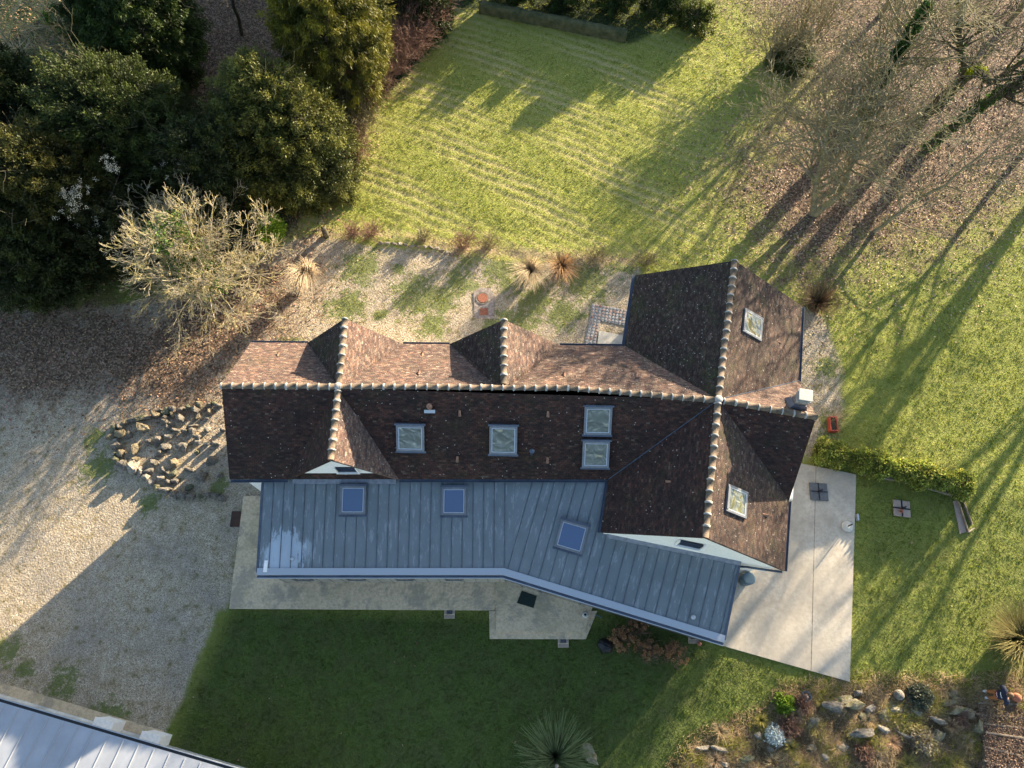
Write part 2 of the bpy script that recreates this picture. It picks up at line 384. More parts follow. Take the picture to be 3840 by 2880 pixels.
def mat_concrete():
    t = NT('terrace_concrete'); g = t.coord()
    n = t.noise(g, .9, 8, .7); n2 = t.noise(g, 7, 5, .7); n3 = t.noise(g, 45, 2)
    c = t.ramp(n, [(.28, rgb(.33, .285, .225)), (.5, rgb(.46, .405, .33)), (.7, rgb(.53, .475, .39))])
    c = t.mix(t.ramp(n2, [(.35, .55), (.6, 0.)]), c, rgb(.27, .235, .19)); c = t.mix(t.ramp(t.noise(t.map(g, loc=(5, 2, 0)), .45, 6, .7), [(.42, .5), (.6, 0.)]), c, rgb(.30, .265, .215))
    vo = t.n('ShaderNodeTexVoronoi'); vo.inputs['Scale'].default_value = 3.0; t.l(g, vo.inputs['Vector'])
    c = t.mix(t.math('LESS_THAN', vo.outputs['Distance'], .035), c, rgb(.12, .11, .09))
    return t.done(c, .9, t.bump(n3, .2, .004))
M['concrete'] = mat_concrete()
def mat_concrete_mossy():
    t = NT('old_concrete'); g = t.coord()
    n = t.noise(g, 1.1, 8, .75); n2 = t.noise(g, 9, 5, .75)
    c = t.ramp(n2, [(.3, rgb(.37, .28, .18)), (.6, rgb(.60, .465, .31))])
    c = t.mix(t.ramp(n, [(.50, 0.), (.58, .5)]), c, rgb(.16, .15, .14))
    c = t.mix(t.ramp(t.noise(t.map(g, loc=(3, 3, 0)), .8, 6, .7), [(.5, 0.), (.62, .5)]), c, rgb(.32, .27, .16))
    return t.done(c, .92, t.bump(n2, .25, .01))
M['oldconcrete'] = mat_concrete_mossy()

# ---------------------------------------------------------------- ground sheet
def W2(pts): return np.array([tuple(P(u, v))[:2] for u, v in pts])
def in_poly(x, y, poly):
    inside = np.zeros(x.shape, bool); n = len(poly)
    for i in range(n):
        x0, y0 = poly[i]; x1, y1 = poly[(i + 1) % n]
        if y0 == y1: continue
        c = ((y0 > y) != (y1 > y)) & (x < (x1 - x0) * (y - y0) / (y1 - y0) + x0)
        inside ^= c
    return inside
def sdist(x, y, poly):
    d = np.full(x.shape, 1e9); n = len(poly)
    for i in range(n):
        a = poly[i]; b = poly[(i + 1) % n]; ab = b - a; L = max((ab ** 2).sum(), 1e-9)
        t_ = np.clip(((x - a[0]) * ab[0] + (y - a[1]) * ab[1]) / L, 0, 1)
        d = np.minimum(d, np.hypot(x - a[0] - t_ * ab[0], y - a[1] - t_ * ab[1]))
    return np.where(in_poly(x, y, poly), d, -d)
def soft(x, y, poly, w): return np.clip(sdist(x, y, poly) / w * .5 + .5, 0, 1)
Z_GRAVEL = W2([(-900, 1140), (300, 1120), (800, 1060), (1080, 905), (1180, 880), (1400, 925), (1700, 945), (1950, 985), (2200, 985), (2400, 1000), (2400, 1330), (2300, 1850), (1400, 2200), (900, 2000), (880, 2200), (850, 2290), (816, 2290), (758, 2441), (706, 2551), (671, 2649), (625, 2742), (600, 2900), (-900, 2900)])
Z_GRAVEL2 = W2([(2990, 1120), (3110, 1180), (3180, 1400), (3170, 1720), (3000, 1740), (2960, 1400)])
Z_LEAFW = W2([(560, 1180), (900, 980), (1060, 950), (1150, 1010), (1080, 1260), (960, 1330), (840, 1440), (830, 1560), (600, 1560), (430, 1480), (200, 1520), (0, 1520), (-600, 1500), (-900, 1100), (300, 1120)])
Z_LEAFNW = W2([(500, -600), (1500, -600), (1480, 20), (1250, 200), (900, 330), (560, 300), (520, 0)])
Z_WOOD = W2([(-900, -500), (1750, -500), (1680, 60), (1640, 160), (1480, 330), (1360, 480), (1230, 690), (1110, 900), (800, 1070), (480, 1120), (420, 960), (-900, 1000)])
Z_DARK = W2([(-900, -500), (430, -500), (430, 250), (200, 420), (-900, 420)])
Z_LEAFC = W2([(1060, 900), (1180, 850), (1220, 700), (1340, 500), (1400, 520), (1300, 640), (1250, 800), (1200, 920), (1150, 1010)])
Z_LEAFNE = W2([(2760, -500), (5200, -700), (5000, 650), (3840, 820), (3640, 960), (3240, 1040), (3000, 1130), (2860, 1080), (2790, 900), (2640, 700), (2800, 470), (2950, 330), (2880, 150), (2700, 0)])
Z_ROUGH = W2([(2560, 2900), (2640, 2800), (2900, 2700), (2960, 2620), (3180, 2590), (3500, 2590), (3640, 2600), (3840, 2570), (4200, 2540), (4300, 3400), (2400, 3400)])
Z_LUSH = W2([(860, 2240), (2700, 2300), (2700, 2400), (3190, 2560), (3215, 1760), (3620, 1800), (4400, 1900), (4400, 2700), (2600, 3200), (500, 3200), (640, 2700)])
Z_LUSHE = W2([(3190, 1790), (3150, 1200), (3400, 950), (3840, 850), (4300, 800), (4400, 2000), (3600, 1830)])
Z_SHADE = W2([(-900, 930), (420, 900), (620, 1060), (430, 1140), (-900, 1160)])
Z_IVY = W2([(1290, 590), (1480, 330), (1640, 160), (1700, 30), (1900, 60), (2360, 160), (2600, 60), (2700, -200), (1600, -200), (1230, 560)])
Z_BED = W2([(440, 1640), (520, 1540), (830, 1500), (860, 1850), (640, 1900), (420, 1760)])
Z_BORDER = W2([(1190, 850), (1420, 860), (1700, 900), (2100, 940), (2400, 950), (2400, 1010), (2000, 985), (1720, 965), (1500, 900), (1190, 905)])
def smooth_noise(nx, ny, cell, rg):
    gx, gy = int(nx / cell) + 3, int(ny / cell) + 3
    r = rg.random((gx, gy)); X = np.arange(nx) / cell; Y = np.arange(ny) / cell
    x0 = X.astype(int); y0 = Y.astype(int); fx = X - x0; fy = Y - y0
    fx = fx * fx * (3 - 2 * fx); fy = fy * fy * (3 - 2 * fy)
    a = r[np.ix_(x0, y0)]; b = r[np.ix_(x0 + 1, y0)]; c = r[np.ix_(x0, y0 + 1)]; d = r[np.ix_(x0 + 1, y0 + 1)]
    fx = fx[:, None]; fy = fy[None, :]
    return (a * (1 - fx) + b * fx) * (1 - fy) + (c * (1 - fx) + d * fx) * fy
xs = np.concatenate([[-3000, -900, -300, -120, -60], np.arange(-40, 40.01, .16), [60, 120, 300, 900, 3000]])
ys = np.concatenate([[-3000, -900, -300, -120, -40, -15], np.arange(-7, 48.01, .16), [52, 62, 80, 140, 300, 900, 3000]])
NX, NY = len(xs), len(ys)
GX, GY = np.meshgrid(xs, ys, indexing='ij')
relief = .035 * (smooth_noise(NX, NY, 9, rng) - .5) + .030 * (smooth_noise(NX, NY, 3, rng) - .5) + .025 * (rng.random((NX, NY)) - .5)
def cover(x, y):
    c = {}
    c['gravel'] = np.maximum(soft(x, y, Z_GRAVEL, .7), soft(x, y, Z_GRAVEL2, .8) * .75)
    c['leaf'] = np.maximum.reduce([soft(x, y, Z_LEAFW, 3.0) * .97, soft(x, y, Z_LEAFNW, 1.5), soft(x, y, Z_LEAFC, 1.2) * .8, soft(x, y, Z_WOOD, 1.2) * .75, soft(x, y, Z_LEAFNE, 4.5) * .84])
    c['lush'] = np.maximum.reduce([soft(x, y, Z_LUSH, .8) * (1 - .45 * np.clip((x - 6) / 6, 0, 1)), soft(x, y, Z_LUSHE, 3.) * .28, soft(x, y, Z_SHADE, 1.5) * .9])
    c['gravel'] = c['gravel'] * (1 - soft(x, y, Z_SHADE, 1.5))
    c['rough'] = np.maximum.reduce([soft(x, y, Z_ROUGH, .8), soft(x, y, Z_BORDER, .8) * .8])
    c['ivy'] = np.maximum.reduce([soft(x, y, Z_DARK, 2.) * .8, soft(x, y, Z_IVY, .8), soft(x, y, Z_WOOD, 1.5) * .62 * (1 - soft(x, y, Z_LEAFNW, 2.))])  # Z_DARK and Z_WOOD: litter darkened in colour as shade under the trees
    c['moss'] = np.zeros_like(x)
    for (u, v, r) in ((1560, 1110, 1.6), (1350, 1000, 1.4), (1300, 1150, 1.3), (1900, 1020, 1.6), (2200, 1060, 1.6), (2120, 1180, 1.2), (1720, 1060, 1.2), (1650, 1130, 1.2), (2010, 1120, 1.3), (1960, 1200, 1.1), (1500, 1010, .5), (1620, 1220, 1.), (1430, 1180, .5), (1880, 1230, 1.2), (370, 1750, 1.0), (350, 1640, .6),
                      (1760, 970, .9), (2330, 975, 1.2), (230, 2570, .8), (20, 2440, .8), (90, 2510, .5), (400, 2700, 1.), (560, 1890, .6), (820, 1820, .6), (880, 1230, .8), (1080, 1290, .7), (3110, 1380, .8), (3120, 1600, .8)):
        p = P(u, v); c['moss'] = np.maximum(c['moss'], np.exp(-((x - p.x) ** 2 + (y - p.y) ** 2) / (r * r)))
    return c
cv = cover(GX, GY)
def rows_(x, y):
    a = R(25); yr = x * math.sin(a) + y * math.cos(a); xr = x * math.cos(a) - y * math.sin(a)
    yr = yr + .05 * np.sin(xr * .9) + .16 * np.sin(xr * .25 + 1) + .03 * np.sin(xr * 2.7 + yr)
    s_ = .5 + .5 * np.sin(yr * 2 * math.pi / .54)
    m = np.clip(.5 + .4 * np.sin(yr * 1.9 + xr * .25) + .45 * np.sin(xr * .55 + yr * 1.1 + 2), 0.12, 1.0)
    zone = np.clip((y - 17.5) / 2.5, 0, 1) * np.clip((13 - x) / 5, 0, 1) * np.clip((x + 13) / 2, 0, 1)
    return np.clip(s_ ** 1.8 * m, 0, 1) * zone
rowv_ = rows_(GX, GY)
relief = relief + cv['rough'] * .22 * (smooth_noise(NX, NY, 5, rng) - .25)
amp = 1.0 - .75 * np.clip(cv['gravel'] * (1 - cv['moss']), 0, 1) + .8 * cv['leaf']
H0 = relief * amp - .035 * rowv_
HOUSE_FOOT = [np.array([(-10.9, 7.4), (3.6, 7.4), (3.5, 5.3), (9.9, 4.0), (12.3, 15.0), (5.7, 16.3), (4.9, 13.0), (-10.9, 13.0)]), np.array([(-9.8, 3.8), (-.3, 3.8), (7.9, 1.4), (8.6, 4.2), (3.6, 7.4), (-9.8, 7.4)])]
gv = np.stack([GX, GY, H0], -1).reshape(-1, 3)
ii = np.arange(NX * NY).reshape(NX, NY)
gf = np.stack([ii[:-1, :-1], ii[1:, :-1], ii[1:, 1:], ii[:-1, 1:]], -1).reshape(-1, 4)
gm = np_mesh('ground', gv, gf, nper=4)
for nm, ch in (('cover', ('gravel', 'leaf', 'lush')), ('cover_b', ('rough', 'moss', 'ivy'))):
    a = gm.color_attributes.new(nm, 'FLOAT_COLOR', 'POINT')
    arr = np.ones((NX * NY, 4), np.float32)
    for k, c_ in enumerate(ch): arr[:, k] = cv[c_].ravel()
    a.data.foreach_set('color', arr.ravel())
a = gm.attributes.new('rows', 'FLOAT', 'POINT'); a.data.foreach_set('value', rowv_.astype(np.float32).ravel())
shade(gm)
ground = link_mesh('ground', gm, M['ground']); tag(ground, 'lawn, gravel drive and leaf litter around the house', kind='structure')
ground['kind'] = 'structure'
if 'label' in ground: del ground['label']

def gz(x, y):
    i = np.clip(np.searchsorted(xs, x), 1, NX - 1); j = np.clip(np.searchsorted(ys, y), 1, NY - 1)
    fx_ = (x - xs[i - 1]) / (xs[i] - xs[i - 1]); fy_ = (y - ys[j - 1]) / (ys[j] - ys[j - 1])
    return (H0[i - 1, j - 1] * (1 - fx_) + H0[i, j - 1] * fx_) * (1 - fy_) + (H0[i - 1, j] * (1 - fx_) + H0[i, j] * fx_) * fy_
# ---------------------------------------------------------------- scattered stuff: grass and dead leaves
def project(x, y, z=0.0):
    dx, dy, dz = x, y, z - CAM_H
    depth = dy * st - dz * ct
    up = dy * ct + dz * st
    return 1920 + dx / depth * F_PX, 1440 - up / depth * F_PX
def candidates(n, rg, marg=150):
    x = rg.uniform(-33, 33, n); y = rg.uniform(-4.2, 40, n)
    u, v = project(x, y)
    k = (u > -marg) & (u < 3840 + marg) & (v > -marg) & (v < 2880 + marg)
    x, y = x[k], y[k]
    for hf in HOUSE_FOOT:
        o = ~in_poly(x, y, hf); x, y = x[o], y[o]
    return x, y
PAVED = [W2(p) for p in ([(3006, 1738), (3211, 1779), (3187, 2557), (2676, 2412), (2700, 2000)], [(905, 1840), (859, 2283), (1835, 2289), (2100, 2200), (1000, 1850)], [(1834, 2280), (1836, 2397), (2197, 2397), (2218, 2290)],
                         [(-100, 2520), (620, 2742), (900, 2900), (-100, 3000)], [(1755, 1080), (1860, 1080), (1860, 1195), (1755, 1195)], [(2210, 1130), (2360, 1160), (2345, 1300), (2190, 1300)])]
def unpaved(x, y):
    k = np.ones(x.shape, bool)
    for p in PAVED: k &= ~in_poly(x, y, p)
    return k
def tufts(x, y, h, w, cols, rg, blades=3, lean=.5):
    n = len(x); V = np.zeros((n * blades * 3, 3)); Cc = np.ones((n * blades * 3, 4))
    for b in range(blades):
        a = rg.uniform(0, 2 * math.pi, n); la = rg.uniform(0, 2 * math.pi, n); hh = h * rg.uniform(.6, 1.2, n)
        ln = hh * lean * rg.uniform(.2, 1.4, n)
        ox = rg.normal(0, .02, n); oy = rg.normal(0, .02, n)
        i = np.arange(n) * blades * 3 + b * 3
        V[i] = np.stack([x + ox - np.cos(a) * w, y + oy - np.sin(a) * w, np.full(n, -.02)], -1)
        V[i + 1] = np.stack([x + ox + np.cos(a) * w, y + oy + np.sin(a) * w, np.full(n, -.02)], -1)
        V[i + 2] = np.stack([x + ox + np.cos(la) * ln, y + oy + np.sin(la) * ln, hh], -1)
        for k in range(3): Cc[i + k, :3] = cols * (.75 + .25 * (k == 2))
    V[:, 2] += np.repeat(gz(x, y), blades * 3)
    return V, np.arange(n * blades * 3).reshape(-1, 3), Cc
rg = np.random.default_rng(11)
x, y = candidates(420000, rg); k = unpaved(x, y); x, y = x[k], y[k]; c = cover(x, y)
lawn = np.clip(1 - np.maximum.reduce([c['gravel'] - .8 * c['moss'], c['leaf'] * 1.05, c['rough'] * .9]), 0, 1)
k = rg.random(len(x)) < lawn ** 1.5 * .95; x, y = x[k], y[k]; lush = c['lush'][k]
n = len(x)
var = rg.uniform(.65, 1.35, n)[:, None]
olive = np.array([1.15, 1.08, .95]); straw = np.array([1.45, 1.1, 2.3]); green = np.array([.35, .44, .38])  # green: darker blades with the south lawn's shade in their colour
cols = (olive * (1 - lush[:, None]) + green * lush[:, None]) * var
rw_ = rows_(x, y); st_ = rg.random(n) < (.08 * (1 - lush) + .03 + .62 * rw_); cols[st_] = straw * rg.uniform(.6, 1.0, (st_.sum(), 1)) * (1 - .55 * lush[st_][:, None])
clump = .75 + .5 * (np.sin(x * 3.1 + np.sin(y * 2.3)) * np.sin(y * 3.7 + np.sin(x * 1.9)) * .5 + .5)
V, F_, Cc = tufts(x, y, (.038 + .026 * rg.random(n)) * clump * (1 - .6 * rw_), .016, cols * (1.25 - .3 * clump[:, None]) * (1 - .2 * rows_(x, y + .2))[:, None], rg, 3, .8)
o = link_mesh('grass', np_mesh('grass', V, F_, Cc), M['grass']); tag(o, 'short green and straw coloured grass of the lawns', 'grass', kind='stuff')

rg = np.random.default_rng(13)
nn_ = 230000; x = rg.uniform(6, 25, nn_); y = rg.uniform(-4.5, 2, nn_); k = unpaved(x, y); x, y = x[k], y[k]; c = cover(x, y); k = rg.random(len(x)) < c['rough'] * .8; x, y = x[k], y[k]; n = len(x)
pat = np.sin(x * 2.3 + 1) * np.sin(y * 2.9 + x) + rg.normal(0, .5, n)
cols = np.where((pat > 1.05)[:, None], np.array([[1.2, 1.1, .9]]), np.where((pat < -.5)[:, None], np.array([[1.0, .65, 2.4]]), np.array([[2.3, 1.55, 6.5]]))) * rg.uniform(.4, 1.15, (n, 1))
hh_ = (.07 + .08 * rg.random(n)) * (.6 + .9 * np.clip(pat, 0, 1.3)); V, F_, Cc = tufts(x, y, hh_, .010, cols, rg, 3, 1.5); V[:, 2] += .02
o = link_mesh('dry_ground_cover', np_mesh('dry_ground_cover', V, F_, Cc), M['grass']); tag(o, 'matted straw and moss covering the south east rockery', 'ground cover', kind='stuff')

def leaf_quads(x, y, size, cols, rg, z0=.0, zr=.05, gnd=True):
    n = len(x); a = rg.uniform(0, 2 * math.pi, n); tl = rg.normal(0, .5, (n, 2)); s = size * rg.uniform(.6, 1.3, n)
    zc = z0 + rg.uniform(.01, zr, n) + (gz(x, y) if gnd else 0)
    V = np.zeros((n * 4, 3)); Cc = np.ones((n * 4, 4))
    for k, (px, py) in enumerate(((-1, 0), (0, -.62), (1, 0), (0, .62))):
        lx = px * np.cos(a) * s - py * np.sin(a) * s; ly = px * np.sin(a) * s + py * np.cos(a) * s
        V[np.arange(n) * 4 + k] = np.stack([x + lx, y + ly, zc + lx * tl[:, 0] + ly * tl[:, 1] + (.012 if k % 2 else 0)], -1)
        Cc[np.arange(n) * 4 + k, :3] = cols
    return V, np.arange(n * 4).reshape(-1, 4), Cc
rg = np.random.default_rng(12)
x, y = candidates(260000, rg); k = unpaved(x, y); x, y = x[k], y[k]; c = cover(x, y)
pr = np.clip(c['leaf'] * 1.0 + .003 + .30 * c['rough'], 0, 1)
k = rg.random(len(x)) < pr * .75; x, y = x[k], y[k]; n = len(x)
cols = np.array([[1, 1, 1]]) * rg.uniform(.35, 1.7, (n, 1)) * (1 + rg.normal(0, .1, (n, 3)))
cols = cols * np.where(((x > 9) & (y > 15))[:, None], np.array([[1.15, 1.4, 1.65]]), .85); V, F_, Cc = leaf_quads(x, y, .05, np.clip(cols, .1, 2.6), rg)
o = link_mesh('leaf_litter', np_mesh('leaf_litter', V, F_, Cc, 4), M['leaf']); tag(o, 'fallen brown leaves lying on the ground under the trees', 'fallen leaves', kind='stuff')

# ---------------------------------------------------------------- THE HOUSE
ZR, ZE = 6.0, 3.8
R0 = Vector((-11.07, 10.30, ZR)); R1 = Vector((2.13, 10.19, ZR)); R2 = Vector((7.80, 9.72, ZR)); R3 = Vector((11.39, 9.03, ZR))
NR = Vector((9.16, 15.84, ZR)); SR = Vector((6.77, 4.54, ZR))
def v3(x, y, z=ZE): return Vector((x, y, z))
NW, NW2 = v3(5.46, 16.48), v3(4.78, 13.02); NE, NE2 = v3(12.61, 14.93), v3(11.91, 11.41)
SW, SW0 = v3(3.38, 5.15), v3(3.79, 7.21); SE, SE0 = v3(10.2, 3.71), v3(10.76, 6.37)
G0 = Vector((-6.62, 10.26, 5.97)); G1 = Vector((-6.65, 7.38, 5.95)); GW, GE = v3(-8.84, 7.22), v3(-4.45, 7.22)
D1a = Vector((-6.62, 10.27, 5.97)); D1 = Vector((-6.65, 13.2, 5.93)); D1W, D1E = v3(-8.69, 13.16), v3(-4.65, 13.12)
D2a = Vector((-.32, 10.22, 5.97)); D2 = Vector((-.33, 13.15, 5.93)); D2W, D2E = v3(-2.65, 13.1), v3(2.03, 13.06)
house = empty('house', (-.5, 9, 0), 'long tiled farmhouse with clay ridges, white gables and a blue grey zinc roofed extension', 'house')

def slope(name, pts, mat, label=None, thick=.13):
    pts = [Vector(p) for p in pts]; n = Vector((0, 0, 0))
    for i in range(len(pts)):
        a, b = pts[i], pts[(i + 1) % len(pts)]
        n += Vector(((a.y - b.y) * (a.z + b.z), (a.z - b.z) * (a.x + b.x), (a.x - b.x) * (a.y + b.y)))
    n.normalize()
    if n.z < 0: n = -n; pts.reverse()
    ux = Vector((-n.y, n.x, 0)).normalized(); vx = n.cross(ux)
    if vx.z < 0: vx = -vx
    bm = bmesh.new(); vt = [bm.verts.new(p) for p in pts]; vb = [bm.verts.new(p - n * thick) for p in pts]
    k = len(pts); bm.faces.new(vt); bm.faces.new(list(reversed(vb)))
    for i in range(k): bm.faces.new((vt[i], vb[i], vb[(i + 1) % k], vt[(i + 1) % k]))
    uv = bm.loops.layers.uv.new('UVMap')
    for f in bm.faces:
        for lp in f.loops: lp[uv].uv = (lp.vert.co.dot(ux), lp.vert.co.dot(vx))
    big = [f for f in bm.faces if len(f.verts) > 4]
    if big: bmesh.ops.triangulate(bm, faces=big, ngon_method='EAR_CLIP')
    me = bpy.data.meshes.new(name); bm.to_mesh(me); bm.free()
    o = link_mesh(name, me, mat, house)
    if label: o['label'] = label
    return o, n, ux, vx
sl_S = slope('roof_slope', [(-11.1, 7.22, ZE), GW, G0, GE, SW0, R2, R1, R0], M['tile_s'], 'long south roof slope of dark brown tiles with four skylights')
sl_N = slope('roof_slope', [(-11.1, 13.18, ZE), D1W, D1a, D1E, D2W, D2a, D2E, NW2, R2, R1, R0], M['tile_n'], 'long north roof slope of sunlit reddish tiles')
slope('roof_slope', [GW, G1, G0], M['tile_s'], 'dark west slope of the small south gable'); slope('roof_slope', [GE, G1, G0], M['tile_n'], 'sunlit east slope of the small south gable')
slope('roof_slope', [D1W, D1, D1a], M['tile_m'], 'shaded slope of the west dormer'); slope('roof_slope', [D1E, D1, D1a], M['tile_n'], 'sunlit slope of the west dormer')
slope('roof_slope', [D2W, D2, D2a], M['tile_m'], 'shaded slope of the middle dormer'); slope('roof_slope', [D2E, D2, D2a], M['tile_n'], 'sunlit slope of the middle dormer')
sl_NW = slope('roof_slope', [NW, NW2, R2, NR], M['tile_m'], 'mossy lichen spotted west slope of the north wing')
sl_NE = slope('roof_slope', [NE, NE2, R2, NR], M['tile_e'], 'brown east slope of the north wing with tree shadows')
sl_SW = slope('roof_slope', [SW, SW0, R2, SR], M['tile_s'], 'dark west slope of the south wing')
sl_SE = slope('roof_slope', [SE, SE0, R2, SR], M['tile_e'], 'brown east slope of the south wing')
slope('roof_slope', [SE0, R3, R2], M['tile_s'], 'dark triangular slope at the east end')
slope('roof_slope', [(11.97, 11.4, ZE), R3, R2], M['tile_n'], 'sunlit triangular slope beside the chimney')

def ridge(a, b, name='ridge_tiles', sag=0.0):
    a = Vector(a); b = Vector(b); L = (b - a).length; n = max(2, round(L / .41)); d = (b - a) / n
    mt = MB(); mm = MB(); side = Vector((-d.y, d.x, 0)).normalized(); K = 8
    dn = d.normalized()
    for i in range(n):
        p0 = a + d * i; p1 = p0 + d; r0 = .125 + random.uniform(-.008, .008); wob = side * random.uniform(-.012, .012)
        rows = []
        for q, rr in ((p0, r0), (p1, r0 * .93)):
            rows.append([q + wob + side * (rr * math.cos(math.pi * k / K)) + Vector((0, 0, -.055 + rr * 1.0 * math.sin(math.pi * k / K))) for k in range(K + 1)])
        mt.add(rows[0] + rows[1], [(k, k + 1, k + K + 2, k + K + 1) for k in range(K)] + [tuple(range(K + 1)), tuple(reversed(range(K + 1, 2 * K + 2)))])
        rr = r0 + .013; w = .032 + random.uniform(-.01, .012); rows = []
        for q, r_ in ((p0 - dn * w, rr - .005), (p0 - dn * w * .3, rr + .012), (p0 + dn * w, rr - .006)):
            rows.append([q + wob + side * (r_ * math.cos(math.pi * k / K)) + Vector((0, 0, -.05 + r_ * math.sin(math.pi * k / K))) for k in range(K + 1)])
        mm.add(sum(rows, []), [(k, k + 1, k + K + 2, k + K + 1) for k in range(K)] + [(k + K + 1, k + K + 2, k + 2 * K + 3, k + 2 * K + 2) for k in range(K)])
    o = mt.build(name, M['ridge'], house, smooth=True); mm.build('mortar', M['mortar'], o, smooth=True)
    # lime bedding along both sides
    return o
ridge(R0, R1); ridge(R1, R2 - Vector((.15, 0, 0))); ridge(R2 + (R3 - R2) * .06, R3 + (R3 - R2) * .01)
ridge(D1, D1a + Vector((0, .15, 0))); ridge(D2, D2a + Vector((0, .15, 0))); ridge(G0 - Vector((0, .18, 0)), G1)
ridge(NR, R2 + (NR - R2) * .02); ridge(R2 + (SR - R2) * .03, SR)
mk = MB(); mk.lathe((R2.x, R2.y, ZR - .02), [(.17, 0), (.16, .08), (.08, .13)], 12); mk.lathe((-6.62, 10.26, ZR - .03), [(.17, 0), (.15, .08), (.08, .12)], 12)
mk.build('ridge_mortar_cap', M['mortar'], house, smooth=True)

# gutters, fascias
def gutter(a, b, r=.06, name='gutter', out=(0, 0), z=-.07, mat='gutter'):
    off = Vector((out[0], out[1], z)); m = MB(); a = Vector(a) + off; b = Vector(b) + off
    d = (b - a).normalized(); side = Vector((-d.y, d.x, 0)); K = 6
    rows = [[q + side * (r * math.cos(math.pi * k / K)) - Vector((0, 0, r * math.sin(math.pi * k / K))) for k in range(K + 1)] for q in (a, b)]
    m.add(rows[0] + rows[1], [(k, k + 1, k + K + 2, k + K + 1) for k in range(K)])
    m.add([q + side * s * r + Vector((0, 0, .0)) for q in (a, b) for s in (-1.15, -.85)], [(0, 1, 3, 2)])
    m.add([q + side * s * r for q in (a, b) for s in (1.15, .85)], [(0, 1, 3, 2)])
    o = m.build(name, M[mat], house); sd = o.modifiers.new('thick', 'SOLIDIFY'); sd.thickness = .006; return o
gutter((-11.1, 7.2, ZE), GW, out=(0, -.04)); gutter(GE, SW0, out=(0, -.04)); gutter((-11.1, 13.18, ZE), D1W, out=(0, .05)); gutter(D1E, D2W, out=(0, .05)); gutter(D2E, NW2, out=(0, .05))
gutter(NE, NE2, out=(.06, 0)); gutter(NW, NW2, out=(-.06, 0)); gutter(SE, SE0, out=(.05, 0)); gutter(SW, SW0, out=(-.05, 0))

# lead valley lines
def valley(a, b):
    m = MB(); m.tube(Vector(a) + Vector((0, 0, .012)), Vector(b) + Vector((0, 0, .012)), .022, n=5); m.build('valley_flashing', M['gutter'], house)
valley(SW0, R2); valley((11.93, 11.41, ZE), R2)

# walls
def wall_poly(name, foot, h, mat, label=None):
    m = MB(); m.prism([Vector((x, y, h)) for x, y in foot], h); o = m.build(name, mat, house)
    if label: o['label'] = label
    return o
wall_poly('wall', [(-10.85, 7.45), (3.7, 7.45), (8.0, 7.4), (8.0, 12.5), (5.0, 12.75), (-10.85, 12.2)], 3.62, M['render'])
wall_poly('wall', [(3.75, 5.40), (9.86, 4.08), (12.28, 14.7), (5.75, 16.0)], 3.60, M['render'])
wall_poly('wall', [(10.3, 6.6), (11.0, 6.45), (11.95, 11.2), (11.2, 11.5)], 3.58, M['render'])
def gable(pts, thick, label):
    m = MB(); pts = [Vector(p) for p in pts]; a, b = pts[0], pts[1]; d = (b - a); d.z = 0; d.normalize(); nn = Vector((-d.y, d.x, 0))
    m.prism(pts, thick, nn); o = m.build('gable_wall', M['render'], house); o['label'] = label; return o
dz = .16
gS = gable([(3.56, 5.20, 2.5), (9.85, 3.85, 2.5), (9.87, 3.84, ZE - dz + .03), (6.78, 4.56, ZR - dz + .01), (3.54, 5.20, ZE - dz + .03)], .25, 'white rendered south gable wall with a louvred opening')
gW = gable([(-8.5, 7.42, 2.8), (-4.8, 7.42, 2.8), (-4.72, 7.42, ZE - .02), (-6.65, 7.42, ZR - dz - .02), (-8.58, 7.42, ZE - .02)], .25, 'small white gable wall above the zinc roof')
gable([(-10.85, 12.9, 3.4), (-10.85, 7.45, 3.4), (-10.85, 7.3, ZE - .1), (-10.85, 10.3, ZR - dz), (-10.85, 13.1, ZE - .1)], .25, 'west end wall')
gable([(12.28, 14.75, 3.4), (5.75, 16.1, 3.4), (5.7, 16.1, ZE - .16), (9.12, 15.6, ZR - dz), (12.3, 14.75, ZE - .16)], .25, 'north gable wall')
for dd, wl, el in ((D1, D1W, D1E), (D2, D2W, D2E)):
    gable([(el.x - .2, 12.95, 3.3), (wl.x + .2, 12.95, 3.3), (wl.x + .2, 12.95, ZE - .05), (dd.x, 12.95, dd.z - dz), (el.x - .2, 12.95, ZE - .05)], .2, 'dormer gable wall')
gable([(11.0, 6.5, 3.4), (11.95, 11.1, 3.4), (11.95, 11.2, ZE - .1), (11.3, 9.03, ZR - dz), (10.75, 6.5, ZE - .1)], .2, 'east end wall')
# louvred openings in the two white gables
def louvre(c, dirx, w, h):
    d = Vector(dirx).normalized(); n = Vector((d.y, -d.x, 0)); rz = math.atan2(d.y, d.x); c = Vector(c)
    m = MB(); m.box(c + n * .004, (w, .012, h), rz); o = m.build('louvre_opening', M['darkmetal'], house)
    m = MB()
    for k in range(5): m.box(c + n * .03 + Vector((0, 0, -h / 2 + h * (k + .5) / 5)), (w, .035, .02), rz)
    m.build('louvre_blade', M['gutter'], o)
    m = MB()
    for s in (-1, 1): m.box(c + n * .04 + d * s * (w / 2 + .03), (.05, .09, h + .1), rz)
    m.box(c + n * .05 + Vector((0, 0, -h / 2 - .03)), (w + .16, .12, .05), rz); m.build('surround', M['render'], o)
louvre((-6.35, 7.42, 4.55), (1, 0, 0), .75, .6)
dS = Vector((9.92 - 3.6, 4.09 - 5.45, 0)).normalized()
louvre(Vector((3.54, 5.20, 4.62)) + dS * 3.08, dS, .85, .62)

